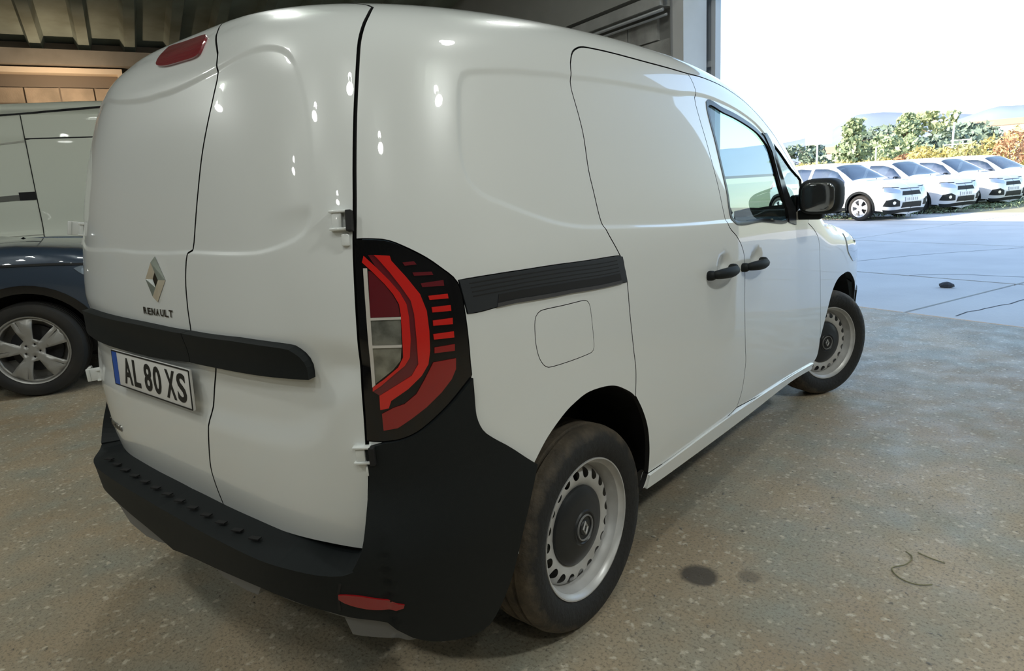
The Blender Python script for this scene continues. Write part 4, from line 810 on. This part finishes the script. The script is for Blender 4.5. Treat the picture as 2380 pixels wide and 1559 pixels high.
# antenna stub on the roof
# ------------------------------------------------------------------ vehicles round about
def alloy(name,parent,loc,rot,R,rr,W,m_disc,spokes=5,slit=True):
    h=W/2; ty=MB(); prof=[(rr,-h*.84),(rr+.02,-h*.95),(rr+(R-rr)*.45,-h),(R-.018,-h*.9),(R-.005,-h*.72)]
    for gx in (-.055,-.018,.018,.055): prof+=[(R,gx-.007),(R-.008,gx-.005),(R-.008,gx+.005),(R,gx+.007)]
    prof+=[(R-.005,h*.72),(R-.018,h*.9),(rr+(R-rr)*.45,h),(rr+.02,h*.95),(rr,h*.84)]
    ty.lathe(prof,56); w_=add(name,ty.V,ty.F,RUBBER,parent,auto=35); fixnormals(w_); w_.location=loc; w_.rotation_euler=rot
    rm=MB(); rm.lathe([(rr+.004,h*.8),(rr+.001,h*.9),(rr-.008,h*.86),(rr-.016,h*.6),(rr-.02,-h*.5),(.001,-h*.5)],56); fixnormals(rm.build('wheel_rim',m_disc,w_,auto=40))
    ro=rr-.014; circ=[(ro*math.cos(2*math.pi*i/60),ro*math.sin(2*math.pi*i/60)) for i in range(60)]; hl=[]
    for k in range(spokes):
        c=2*math.pi*(k+.5)/spokes+.12; hw=math.pi/spokes
        a0,a1=hw*.46,hw*.50; r0,r1=ro*.36,ro*.95
        hl.append(resample([(r0*math.cos(c-a0*.9),r0*math.sin(c-a0*.9)),(r1*math.cos(c-a1),r1*math.sin(c-a1)),(r1*1.0*math.cos(c),r1*math.sin(c)),(r1*math.cos(c+a1),r1*math.sin(c+a1)),(r0*math.cos(c+a0*.9),r0*math.sin(c+a0*.9))],.03,True))
        if slit:
            c=2*math.pi*k/spokes+.12+.1; hl.append([(ro*.55*math.cos(c),ro*.55*math.sin(c)),(ro*.93*math.cos(c+.05),ro*.93*math.sin(c+.05)),(ro*.93*math.cos(c+.085),ro*.93*math.sin(c+.085))])
    for k in range(5):
        a=2*math.pi*k/5+.75; hl.append([(.052*math.cos(a)+.009*math.cos(b),.052*math.sin(a)+.009*math.sin(b)) for b in np.linspace(0,2*math.pi,8,endpoint=False)])
    def ins(P):
        r=inpoly(P,circ)
        for q in hl: r&=~inpoly(P,q)
        return r
    P,T=triangulate([circ]+[np.array(q) for q in hl],ins,.03,keep=.4); r=np.hypot(P[:,0],P[:,1]); f=pchip([0,.06,.1,ro*.8,ro],[h*.72,h*.70,h*.74,h*.80,h*.62])
    V=np.c_[f(r),P[:,0],P[:,1]]; n=len(V); o=add('wheel_spokes',V,T,m_disc,w_,smooth=True)
    so_=o.modifiers.new('thick','SOLIDIFY'); so_.thickness=.02; so_.offset=-1 if False else 0
    MB().lathe([(.001,-h*.1),(ro*.72,-h*.1),(ro*.72,-h*.3)],32).build('brake_disc',mat('brake_dark',(.03,.03,.032),.5),w_)
    return w_
def yz(S,pts,g=.04,closed=True,smo=False):
    q=S.side(pts); return smooth(q,g,closed) if smo else resample(q,g,closed)
def vehicle(S,root,paint,arches,boty,wins,g=.06,glassm=GLASSD,screen=None,rearwin=None,clad=None,lines=(),L=4.):
    """outer skin with holes for wheels and windows, glass, dark inside and floor"""
    b=[(0,-.55)]+[tuple(S.side([(y,z)])[0]) for y,z in boty]+[(S.SE-.01,-.55)]
    half=np.r_[resample(b,.06)[:-1],resample([b[-1],(S.SE-.01,math.pi/2)],.06)[:-1],resample([(S.SE-.01,math.pi/2),(0,math.pi/2)],.06)[:-1],resample([(0,math.pi/2),b[0]],.06)[:-1]]
    def arch(yc,zc,r): 
        t=np.linspace(-.25,math.pi+.25,28); return S.side([(yc+r*math.cos(a),max(.12,zc+r*math.sin(a))) for a in t])
    AR=[np.r_[arch(*a),resample([arch(*a)[-1],arch(*a)[-1]-[0,.5],arch(*a)[0]-[0,.5],arch(*a)[0]],.08)[1:-1]] for a in arches]
    H=AR+[w for w in wins]+([screen] if screen is not None else [])+([rearwin] if rearwin is not None else [])
    for sg in (1,-1):
        S.panel('body_shell',paint,root,half*[sg,1],[h*[sg,1] for h in H],g=g,lip=.02)
        for w in wins: S.panel('side_window',glassm,root,gr(w,.004)*[sg,1],g=.12,off=-.006,lip=0)
        if screen is not None: S.panel('windscreen',glassm,root,np.clip(gr(screen,.004),[-9,-9],[9,math.pi/2-1e-4])*[sg,1],g=.12,off=-.006,lip=0)
        if rearwin is not None: S.panel('rear_window',glassm,root,np.clip(gr(rearwin,.004),[1e-4,-9],[9,9])*[sg,1],g=.12,off=-.006,lip=0)
        if clad:
            for (yc,zc,r),m in zip(arches,clad):
                t=np.linspace(-.15,math.pi+.15,26); o_=S.side([(yc+(r+m[1])*math.cos(a),max(.16,zc+(r+m[1])*math.sin(a))) for a in t]); i_=S.side([(yc+(r-.03)*math.cos(a),max(.16,zc+(r-.03)*math.sin(a))) for a in t])
                S.panel('arch_cladding',m[0],root,np.r_[o_,i_[::-1]]*[sg,1],g=.05,off=.008,lip=.03)
    for (yc,zc,r) in arches:
        for sx in (1,-1):
            xx=float(S.width(np.array([yc]),np.array([zc+r]))[0])-.02; m=MB(); n=16; V=[]
            for i in range(n+1):
                a=math.pi*(-.1+1.2*i/n); V+=[(sx*xx,yc+(r+.01)*math.cos(a),zc+(r+.01)*math.sin(a)),(sx*(xx-.34),yc+(r+.01)*math.cos(a),zc+(r+.01)*math.sin(a))]
            m.poly(V,[(2*i,2*i+1,2*i+3,2*i+2) for i in range(n)]); m.poly([V[1+2*i] for i in range(n+1)],[tuple(range(n+1))]); m.build('wheel_house',SEAL,root)
    return half
# ---- dark blue car with the alloy wheel
SV=Shell(([.15,.3,.5,.75,.95,1.03,1.10,1.18,1.3,1.5,1.66],[.86,.885,.915,.93,.93,.922,.90,.86,.80,.71,.62]),
 ([0,.15,.4,.8,1.5,2.1,2.5,2.8,3.05,3.15,3.6,4.0,4.25,4.4,4.5],[1.1,1.40,1.58,1.64,1.66,1.62,1.50,1.34,1.225,1.20,1.175,1.12,1.05,.95,.7]),
 ([0,2.2,2.8,3.2,4.5],[.28,.28,.30,.16,.18]),([.2,.5,.8,1.1,1.3,1.5,1.6,1.7],[.10,.03,.02,.06,.13,.25,.40,.8]),([.2,.5,.8,1.0,1.2],[4.36,4.43,4.42,4.36,4.2]),AX=.95,FX=3.4,Z0=.7,LF=1.1,NF=4)
BLUE=mat('dark_blue_paint',(.030,.048,.078),.32,coat=1.,metal=.15)
suv=thing('car','dark blue car with a five-spoke alloy wheel parked left of the white van','car',(-6.668,-1.888,0),math.radians(-30))
sw_=yz(SV,[(.95,1.08),(2.9,1.05),(2.45,1.40),(1.6,1.53),(.85,1.48)],.05)
scr=resample([(3.05+SV.S90-.95,.45),(2.72+SV.S90-.95,.72),(2.35+SV.S90-.95,.95),(2.35+SV.S90-.95,1.75),(3.1+SV.S90-.95,1.75)],.06,True)
rw=resample([(-.0,.62),(.50,.60),(.46,.86),(0,.90)],.06,True)
ARC=[(.86,.366,.47),(3.56,.366,.47)]
vehicle(SV,suv,BLUE,ARC,((.5,.30),(1.4,.26),(3.0,.26),(4.2,.30)),[sw_],g=.05,screen=scr,clad=((GLOSSBLACK,.03),(GLOSSBLACK,.03)))
# clamshell bonnet with its shut line
for sg in (1,-1):
    hb=np.r_[yz(SV,[(2.98,1.045),(3.3,1.035),(3.7,1.015),(4.05,.985),(4.20,.97)],.05,False),[(4.25+SV.S90-.95,.40),(4.25+SV.S90-.95,math.pi/2-1e-4),(3.14+SV.S90-.95,math.pi/2-1e-4)],yz(SV,[(3.10,1.13)],.05,False)]
    bn=SV.panel('bonnet',BLUE,suv,resample(hb,.05,True)*[sg,1],g=.05,off=.006,lip=.02)
    ln=SV.side([(2.98,1.052),(3.3,1.037),(3.7,1.017),(4.05,.987),(4.2,.972)]); ln=smooth(ln,.05); l2=ln-[0,.016]
    SV.panel('bonnet_gap',SEAL,bn,np.r_[ln,l2[::-1]]*[sg,1],g=.05,off=.009,lip=.002)
    SV.panel('headlamp',LAMPGL,suv,smooth(SV.side([(3.93,.96),(4.12,.965),(4.28,.93),(4.3,.84),(4.15,.80)]),.04,True)*[sg,1],g=.05,off=.004,lip=.01)
    SV.panel('door_gap',SEAL,suv,np.r_[yz(SV,[(2.95,1.03),(3.0,.7),(2.95,.35)],.05,False),yz(SV,[(2.943,.35),(2.993,.7),(2.943,1.03)],.05,False)]*[sg,1],g=.05,off=.002,lip=.002)
    SV.panel('front_grille',GLOSSBLACK,suv,resample([(SV.SF+.95,.05),(SV.SF+.98,.28),(SV.SE-.01,.28),(SV.SE-.01,.05)],.05,True)*[sg,1],g=.06,off=.003,lip=.01)
    MB().ellipsoid((sg*1.02,2.78,1.10),(.11,.075,.075),n=16,e=3).build('door_mirror',GLOSSBLACK,suv,smooth=True)
MB().box((0,2.2,.33),(1.5,3.9,.1)).build('floor_pan',SEAL,suv)
MB().box((0,1.9,.95),(1.5,2.0,.3)).build('cabin',DARKIN,suv)
alloy('wheel',suv,(.815,3.56,.366),(.35,0,-.06),.366,.262,.235,ALLOY); alloy('wheel',suv,(.80,.86,.366),(0,0,0),.366,.262,.235,ALLOY)
alloy('wheel',suv,(-.815,3.56,.366),(0,0,math.pi),.366,.262,.235,ALLOY); alloy('wheel',suv,(-.80,.86,.366),(0,0,math.pi),.366,.262,.235,ALLOY)
# ---- tall cream van behind it
CV=Shell(([.15,.3,.6,1.1,1.22,1.5,2.1,2.3,2.45,2.6,2.7],[.96,.99,1.01,1.02,1.0,1.0,.985,.975,.965,.93,.86]),
 ([0,.2,.6,2.0,3.8,4.4,4.8,5.1,5.35,5.6,5.8,5.95],[2.44,2.49,2.54,2.57,2.55,2.46,2.25,1.85,1.5,1.3,1.15,.8]),([0,4.4,5.0,5.9],[.20,.20,.35,.3]),
 ([.2,.6,1.2,2.0,2.4,2.6,2.7],[.05,.03,.03,.06,.10,.2,.4]),([.2,.6,1.0,1.3],[5.82,5.90,5.85,5.6]),AX=.95,FX=4.9,Z0=1.1,NR=8,LR=.9,NF=4,LF=1.2,NT=4.5)
CREAM=mat('cream_paint',(.80,.82,.71),.4,coat=.25)
cv=thing('van','tall cream delivery van standing behind the dark blue car by the left wall','van',(-8.77,.225,0),math.radians(-30))
cw=yz(CV,[(4.15,1.42),(5.05,1.36),(4.85,1.62),(4.55,2.0),(4.2,2.05)],.06)
cs=resample([(5.3+CV.S90-.95,.40),(4.95+CV.S90-.95,.72),(4.55+CV.S90-.95,.98),(4.5+CV.S90-.95,1.75),(5.4+CV.S90-.95,1.75)],.06,True)
def d_cv(D,B):
    z,y=B[:,2],B[:,1]; k=(np.abs(D[:,0])>1.2)
    return k*(-.012*smstep((z-1.19)/.02)*smstep((2.19-z)/.02)-.008*smstep((z-2.435)/.012)*smstep((2.47-z)/.012)+.012*smstep((z-2.47)/.02)*smstep((2.56-z)/.03))
CV.disp=[d_cv]
vehicle(CV,cv,CREAM,[(1.0,.36,.44),(4.95,.36,.44)],((.5,.30),(1.6,.28),(4.3,.28),(5.6,.30)),[cw],g=.035,screen=cs)
for sg in (1,-1):
    dpoly=yz(CV,[(2.30,.34),(3.62,.34),(3.62,2.43),(2.30,2.43)],.04); CV.panel('sliding_door',CREAM,cv,gr(dpoly,-.003)*[sg,1],g=.035,off=.0035,lip=.012)
    for l in ([(2.296,.34),(2.296,2.43)],[(3.624,.34),(3.624,2.43)],[(.15,2.44),(4.3,2.44)],[(2.3,2.18),(3.62,2.18)],[(.2,2.16),(2.29,2.16)],[(.2,1.17),(2.29,1.17)]):
        q=CV.side(l); d=q[1]-q[0]; n=np.array([-d[1],d[0]])/np.linalg.norm(d)*.004; CV.panel('panel_gap',SEAL if l[0][0]!=.2 else mat('cream_shade',(.5,.49,.42),.5),cv,np.r_[resample([q[0]-n,q[1]-n],.05),resample([q[1]+n,q[0]+n],.05)]*[sg,1],g=.2,off=.005,lip=.003)
    CV.panel('door_track',mat('track_grey',(.16,.16,.14),.4),cv,yz(CV,[(.35,1.55),(2.28,1.55),(2.28,1.61),(.35,1.61)],.05)*[sg,1],g=.1,off=.004,lip=.01)
    CV.panel('track_end',SEAL,cv,yz(CV,[(2.14,1.545),(2.29,1.545),(2.29,1.63),(2.14,1.63)],.05)*[sg,1],g=.1,off=.008,lip=.01)
    MB().box((sg*1.18,4.95,1.55),(.16,.12,.32),ch=.03).build('door_mirror',PLASTIC,cv,auto=40)
    CV.panel('headlamp',LAMPGL,cv,smooth(CV.side([(5.42,1.0),(5.62,1.0),(5.72,.9),(5.6,.8),(5.42,.85)]),.05,True)*[sg,1],g=.06,off=.004,lip=.01)
CV.disp=[]
MB().box((0,2.9,.36),(1.7,5.4,.1)).build('floor_pan',SEAL,cv); MB().box((0,3.95,1.4),(1.8,.05,1.9)).build('bulkhead',MATS['bulkhead_grey'],cv)
for sx in (1,-1):
    for y in (1.0,4.95): alloy('wheel',cv,(sx*.87,y,.345),(0,0,0 if sx>0 else math.pi),.345,.215,.225,STEEL,spokes=8,slit=False)
# ---- row of white hatchbacks across the yard
HB=Shell(([.15,.3,.5,.7,.85,.97,1.1,1.3,1.5],[.80,.83,.86,.875,.87,.845,.79,.70,.60]),
 ([0,.12,.35,.7,1.3,1.8,2.15,2.5,2.85,3.0,3.4,3.7,3.85,3.95,4.02],[1.0,1.22,1.40,1.465,1.49,1.475,1.43,1.26,1.06,1.02,.975,.90,.82,.70,.5]),
 ([0,2.0,2.6,3.0,4.0],[.24,.24,.26,.14,.16]),([.2,.5,.75,.95,1.1,1.3,1.45],[.10,.04,.02,.04,.09,.2,.5]),([.15,.35,.6,.8,.95,1.1],[3.90,3.98,3.97,3.90,3.78,3.5]),AX=.9,FX=3.0,Z0=.65,NR=4,LR=.8,LF=.75,NF=4.6,NT=3.4)
HWHITE=mat('hatchback_white',(.55,.575,.61),.3,coat=1.)
def hatchback(label,loc):
    r=thing('car',label,'car',loc,-1.9896,'white hatchbacks parked across the yard')
    w1=yz(HB,[(.62,1.0),(1.52,.985),(1.55,1.34),(1.15,1.38),(.72,1.30)],.05); w2=yz(HB,[(1.62,.985),(2.72,.975),(2.35,1.25),(2.05,1.34),(1.64,1.36)],.05)
    o_=HB.S90-.9
    sc=resample([(2.86+o_,.45),(2.55+o_,.70),(2.2+o_,.92),(2.18+o_,1.75),(2.92+o_,1.75)],.05,True); rw=resample([(0,.58),(.55,.55),(.48,.90),(0,.95)],.05,True)
    vehicle(HB,r,HWHITE,[(.62,.32,.39),(3.16,.32,.39)],((.5,.26),(1.2,.24),(2.6,.24),(3.7,.24)),[w1,w2],g=.055,screen=sc,rearwin=rw,glassm=GLASSH,clad=((PLASTIC,.03),(PLASTIC,.03)))
    def hx(nm,m,x0,x1,z0,z1,off=.006):
        for sg in (1,-1): HB.panel(nm,m,r,fx([(.002,z0),(x0,z0),(x1,z1),(.002,z1)])*[sg,1],g=.05,off=off,lip=.01)
    def fx(pts,g=.04): return resample(HB.end(pts,True),g,True)
    for sg in (1,-1):
        HB.panel('headlamp',LAMPGL,r,fx([(.40,.66),(.66,.68),(.80,.71),(.78,.80),(.62,.80),(.42,.735)])*[sg,1],g=.05,off=.006,lip=.01)
        HB.panel('headlamp_rim',SEAL,r,fx([(.36,.80),(.78,.815),(.80,.80),(.40,.785)])*[sg,1],g=.05,off=.004,lip=.006)
        HB.panel('fog_lamp_surround',PLASTIC,r,fx([(.44,.34),(.80,.36),(.78,.50),(.60,.53),(.46,.47)])*[sg,1],g=.05,off=.005,lip=.01)
        HB.panel('fog_lamp',mat('fog_glass',(.8,.8,.8),.1,metal=.5),r,fx([(.62+.04*math.cos(a),.43+.04*math.sin(a)) for a in np.linspace(0,2*math.pi,10,endpoint=False)],.02)*[sg,1],g=.03,off=.01,lip=.005)
        HB.panel('sill_cladding',PLASTIC,r,yz(HB,[(1.0,.24),(2.78,.24),(2.78,.33),(1.0,.33)],.05)*[sg,1],g=.08,off=.008,lip=.02)
        MB().ellipsoid((sg*.93,2.62,.97),(.10,.07,.065),n=14,e=3).build('door_mirror',GLOSSBLACK,r,smooth=True)
        for y in (1.15,2.05): MB().ellipsoid((sg*.875,y,.86),(.015,.09,.014),n=10,e=3).build('door_handle',PLASTIC,r,smooth=True)
        HB.panel('tail_lamp',DARKRED,r,smooth(HB.side([(.13,.86),(.3,.88),(.3,.98),(.15,.98)]),.04,True)*[sg,1],g=.05,off=.006,lip=.01)
    hx('upper_grille',PLASTIC,.36,.32,.60,.70)
    hx('lower_grille',PLASTIC,.38,.36,.30,.43)
    hx('bumper_lip',PLASTIC,.74,.78,.18,.27)
    hx('grille_bar',BLKTRIM,.36,.36,.755,.768,.008)
    p=HB.end([(0,.50)],True)[0]; M=HB.frame(p,.012); n=MB().box((0,0,0),(.52,.008,.112)).build('number_plate',PLATEW,r); n.matrix_local=M
    dx=MB()
    for i in range(6): dx.box((-.19+i*.065+(.02 if i>1 else 0)+(.02 if i>3 else 0),-.0045,0),(.034,.001,.07))
    dx.build('plate_characters',mat('plate_grey_ink',(.3,.3,.32),.6),n)
    MB().box((0,1.9,.28),(1.4,3.5,.1)).build('floor_pan',SEAL,r); MB().box((0,1.7,.8),(1.4,1.9,.25)).build('cabin',DARKIN,r)
    sh=mat('sunshade_grey',(.3,.32,.34),.8)
    for sx in (1,-1):
        for y in (.62,3.16): alloy('wheel',r,(sx*.755,y,.32),(0,0,0 if sx>0 else math.pi),.32,.225,.205,SILVER,spokes=5,slit=False)
    return r
fw_=np.array([.912,-.406]); pp=np.array([.406,.912]); l0=np.array([-4.807,20.31])
lbl=['white hatchback nearest the black door mirror, its flank in full sun','second white hatchback from the left, its front wheel hidden behind the first','third white hatchback from the left, its flank mostly hidden by the second','white hatchback cut off by the right edge of the photograph']
h0=hatchback(lbl[0],(l0[0],l0[1],0))
for i in range(1,4):
    q=l0+pp*2.45*i-fw_*.12*i; c=copy_tree(h0); c.location=(q[0],q[1],0); c['label']=lbl[i]
# ------------------------------------------------------------------ beyond the yard
def polar(deg,d,z=0.): a=math.radians(deg); return Vector((CAM[0]-math.sin(a)*d,CAM[1]+math.cos(a)*d,z))
def leaves(n,sampler,size,name,m,parent=None,stretch=1.,rng=RNG):
    P=sampler(n); V=np.zeros((n*4,3)); nn=rng.normal(size=(n,3)); nn/=np.linalg.norm(nn,axis=1)[:,None]
    t=np.cross(nn,rng.normal(size=(n,3))); t/=np.linalg.norm(t,axis=1)[:,None]; b=np.cross(nn,t); s=size*rng.uniform(.6,1.4,(n,1)); t=t*s; b=b*s*stretch
    V[0::4]=P-t;V[1::4]=P-b*.6;V[2::4]=P+t;V[3::4]=P+b*.6
    return add(name,V,np.arange(n*4).reshape(n,4),m,parent)
LEAF=[mat('leaf_dark',(.17,.23,.18),.8),mat('leaf_mid',(.27,.34,.20),.8),mat('leaf_pale',(.38,.43,.24),.8)]; BARK=mat('bark',(.16,.12,.09),.9)
def tree(name,label,deg,d,top,rad,m,kind,seed,n=1500,low=.18):
    rng=np.random.default_rng(seed); b=polar(deg,d); H=1.356+(top-1.356)*d/62; rad*=d/62; t=thing(name,label,'tree',b,group=None)
    tr=MB(); tr.tube([(0,0,-.1),(.05,0,H*.3),(.0,.06,H*.62),(0,0,H*.9)],[H*.03,H*.024,H*.014,H*.004],8)
    for k in range(7):
        a=rng.uniform(0,6.28); z=H*rng.uniform(.25,.7); r=rad*rng.uniform(.5,.85); tr.tube([(0,0,z),(r*.5*math.cos(a),r*.5*math.sin(a),z+H*.07),(r*math.cos(a),r*math.sin(a),z+H*.1)],[H*.011,H*.007,H*.003],5)
    tr.build('trunk',BARK,t,smooth=True)
    def samp(k):
        out=[]
        cl=[]
        for _ in range(46):
            u=rng.uniform(low,1.); 
            rr=(rad*(1-u)**.75*1.05+.05*rad) if kind=='cone' else rad*math.sqrt(max(.05,1-((u-.58)/.46)**2))
            a=rng.uniform(0,6.28); q=rr*rng.uniform(.35,1.)**.5; cl.append((q*math.cos(a),q*math.sin(a),u*H,rad*rng.uniform(.14,.30)))
        cl=np.array(cl); i=rng.integers(0,len(cl),k); v=rng.normal(size=(k,3)); v/=np.linalg.norm(v,axis=1)[:,None]; v*=rng.uniform(.5,1,(k,1))**.5
        P=cl[i,:3]+v*cl[i,3:4]*[1,1,.8]; P[:,2]=np.clip(P[:,2],.15,H); return P
    leaves(n,samp,.085*rad+.05,'foliage',m,t,rng=rng)['kind']='stuff'
    return t
for (nm,lb,de,d,tp,ra,mi_,k,sd_) in (
 ('conifer_tree','tall pointed dark conifer standing alone left of the other trees',13.05,70,5.0,1.9,1,'cone',1),
 ('broadleaf_tree','low dark bushy tree beside the white sign post',16.6,66,3.3,2.2,0,'round',2),
 ('broadleaf_tree','dark round tree between the lone conifer and the taller conifer',11.2,90,4.3,2.3,0,'round',3),
 ('conifer_tree','tallest narrow conifer in the middle of the tree group',9.66,70,5.1,1.6,1,'cone',4),
 ('broadleaf_tree','yellow-green crowned tree right of the tallest conifer',8.1,74,5.0,2.3,2,'round',5),
 ('broadleaf_tree','dark tree behind the tall white lamp post',6.5,96,3.9,2.2,0,'round',6),
 ('broadleaf_tree','dark low tree at the right end of the tree group',5.5,72,3.5,1.9,0,'round',7),
 ('broadleaf_tree','grey-green low tree between the two conifers',10.4,60,3.6,1.9,1,'round',8),
 ('broadleaf_tree','dense low dark tree under the yellow-green crown',7.4,62,3.2,2.6,0,'round',9)):
    tree(nm,lb,de,d,tp,ra,LEAF[mi_],k,sd_)
# yellow dry scrub: each bush a thing of its own
SCR=[mat('scrub_yellow',(.50,.43,.16),.9),mat('scrub_olive',(.36,.36,.15),.9),mat('scrub_rust',(.46,.26,.15),.9)]
def bush(label,de,d,h,r,m,seed,n=520):
    rng=np.random.default_rng(seed); t=thing('scrub_bush',label,'bush',polar(de,d),0,'dry scrub behind the parked hatchbacks')
    tr=MB()
    for k in range(6):
        a=rng.uniform(0,6.28); q=r*rng.uniform(.2,.7); tr.tube([(0,0,0),(q*.5*math.cos(a),q*.5*math.sin(a),h*.5),(q*math.cos(a),q*math.sin(a),h*.9)],[.03,.02,.008],5)
    tr.build('stem',BARK,t)
    def samp(k):
        v=rng.normal(size=(k,3)); v/=np.linalg.norm(v,axis=1)[:,None]; v*=rng.uniform(.3,1,(k,1))**.4; P=v*[r,r,h*.55]; P[:,2]=np.abs(P[:,2]+h*.42); P[:,2]=np.clip(P[:,2],.03,h); return P
    leaves(n,samp,.13,'foliage',m,t,stretch=.5,rng=rng)['kind']='stuff'
rg=np.random.default_rng(3)
kn=['yellow dry bush','olive dry bush','rust-coloured dry bush']; places=['leftmost','second from the left','third from the left','third from the right','second from the right','rightmost']
for row,(d0,nm_) in enumerate(((36.,'front'),(38.6,'middle'),(41.2,'rear'))):
    for i in range(6):
        de=16.4-(i+.5*(row%2))*2.62+rg.uniform(-.2,.2); k=int(rg.choice([0,0,0,1])); k=2 if (row,i) in ((0,5),(1,2)) else k
        hh=1.75+.5*float(smstep(np.array((12.-de)/4.)))+.75*float(smstep(np.array((5.6-de)/3.)))
        bush('%s %s in the %s row of scrub behind the hatchbacks'%(kn[k],places[i],nm_),de,d0+rg.uniform(-.4,.4),hh*rg.uniform(.9,1.05),.86,SCR[k],100+row*10+i,900)
# grass verge under the row of cars
def gs(k):
    a=RNG.uniform(0,1,k); q=np.array([-3.2,18.9])+np.outer(a*9.5,[.62,.785])+RNG.normal(0,.55,(k,2)); return np.c_[q,RNG.uniform(.02,.12,k)]
g_=leaves(3000,gs,.05,'verge_grass',mat('grass_green',(.22,.29,.17),.9),stretch=.35); g_['kind']='stuff'; g_['label']='strip of green grass under the parked white hatchbacks'; g_['category']='grass'
# hills
def hills(name,label,d,prof,col):
    n=len(prof); nx=70; V=[];Fs=[]; f=pchip([p[0] for p in prof],[p[1] for p in prof]); de=np.linspace(prof[0][0],prof[-1][0],nx); rows=9
    for j in range(rows):
        t=j/(rows-1)
        for x in de:
            top=float(f(x))*d+1.3; dd=d*(.72+.28*t)+ (RNG.normal(0,3) if 0<j<rows-1 else 0); V.append(polar(x,dd,top*(t**1.3)+RNG.normal(0,.25)*(t>.1)))
    for x in de: V.append(polar(x,d*1.25,-5))
    for j in range(rows):
        for i in range(nx-1): Fs.append((j*nx+i,j*nx+i+1,(j+1)*nx+i+1,(j+1)*nx+i))
    o=add(name,V,Fs,mat(name+'_haze_tint'+str(d),col,1.,noise=(.03,.6,tuple(c*.85 for c in col))),smooth=True); return struct(o)
hills('hill','',700,[(-40,.04),(-25,.05),(-12,.06),(-4,.062),(0,.058),(3.1,.058),(4.5,.0585),(5.5,.0545),(6.4,.0495),(7.9,.040),(9.5,.025),(11,.008)],(.25,.31,.33))  # distance haze is put into the bluish base colour of both hills
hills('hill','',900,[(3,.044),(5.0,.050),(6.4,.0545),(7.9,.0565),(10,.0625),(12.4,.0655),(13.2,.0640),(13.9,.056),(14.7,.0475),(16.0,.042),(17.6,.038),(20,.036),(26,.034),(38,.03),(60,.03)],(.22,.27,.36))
# posts, sign, far buildings
PW=mat('post_white',(.78,.78,.76),.5)
def post(name,label,cat,de,d,h,r,extra=None):
    t=thing(name,label,cat,polar(de,d)); m=MB(); m.tube([(0,0,0),(0,0,h)],[r,r*.75],8); m.build('post',PW,t,smooth=True)
    if extra: extra(t,h)
def sign(t,h):
    MB().box((.05,0,h-.05),(1.15,.08,.55),ch=.02).build('sign_board',mat('sign_board',(.80,.80,.79),.5),t)
post('sign_post','white sign board on a slim post left of the trees','sign',15.5,34,2.75,.05,sign)
post('pole','short pale pole standing in the scrub between the two conifers','pole',11.56,40,2.3,.045)
def arms(t,h):
    for z,w_ in ((h*.72,.9),(h*.66,1.5),(h*.60,1.2)): MB().box((.35,0,z),(w_,.06,.05)).build('crossarm',PW,t)
post('pole','tall white pole with crossarms in front of the dark trees','pole',6.87,44,3.35,.06,arms)
post('pole','thinner white pole just right of the tall pole with crossarms','pole',6.28,42,2.3,.04)
def house(label,de,d,w_,h,col):
    t=thing('house',label,'building',polar(de,d),math.radians(de)); MB().box((0,0,h/2),(w_,6,h)).build('wall',mat('house_wall%.2f'%col[1],col,.8),t)
    r=MB(); r.poly([(-w_/2-.3,-3.3,h),(w_/2+.3,-3.3,h),(w_/2+.3,3.3,h),(-w_/2-.3,3.3,h),(-w_/2-.3,0,h+1.3),(w_/2+.3,0,h+1.3)],[(0,1,5,4),(2,3,4,5),(0,4,3),(1,2,5)]); r.build('roof',mat('roof_tile',(.45,.27,.19),.8),t)
    for i in range(3): 
        f=MB().box((-w_*.3+i*w_*.3,-3.02,h*.55),(w_*.12,.06,h*.3)).build('window',mat('house_window',(.16,.18,.2),.3),t)
house('pale low building half hidden behind the sign post',15.0,150,9,4.2,(.62,.60,.56)); house('pale house with a reddish roof on the slope above the yellow scrub',3.7,170,15,7.6,(.66,.60,.54)); house('white house high on the slope between the conifers',10.75,330,12,13.2,(.74,.72,.68))
# a dark stone lying in the yard
for (x,y,r,lb) in ((.94,7.9,.05,'small dark stone lying on the yard slabs in front of the van'),(-.36,8.9,.035,'tiny dark pebble on the yard just right of the front wheel arch')):
    m=MB(); m.ellipsoid((0,0,0),(r*1.5,r,r*.7),n=10,e=2.2); m.V=[Vector(v)*random.uniform(.88,1.1) for v in m.V]; o=m.build('stone',mat('stone_dark',(.06,.06,.065),.8),None,smooth=False); o.location=(x,y,r*.5+.003); tag(o,lb,'stone')
# dry straw and a twig on the floor at the lower right
def twig(pts,lb):
    m=MB(); m.tube([(x,y,.004) for x,y in smooth(np.array(pts),.008)],.0019,6); o=m.build('dry_grass_stalk',mat('straw',(.24,.23,.13),.8),None,smooth=True); tag(o,lb,'straw')
twig([(1.585,1.80),(1.61,1.77),(1.60,1.71),(1.567,1.66),(1.60,1.61),(1.65,1.60),(1.69,1.625)],'curled thin straw stalk on the concrete at the lower right of the photo')
twig([(1.62,1.815),(1.655,1.80),(1.705,1.79)],'short straight straw stalk beside the curled one on the concrete')
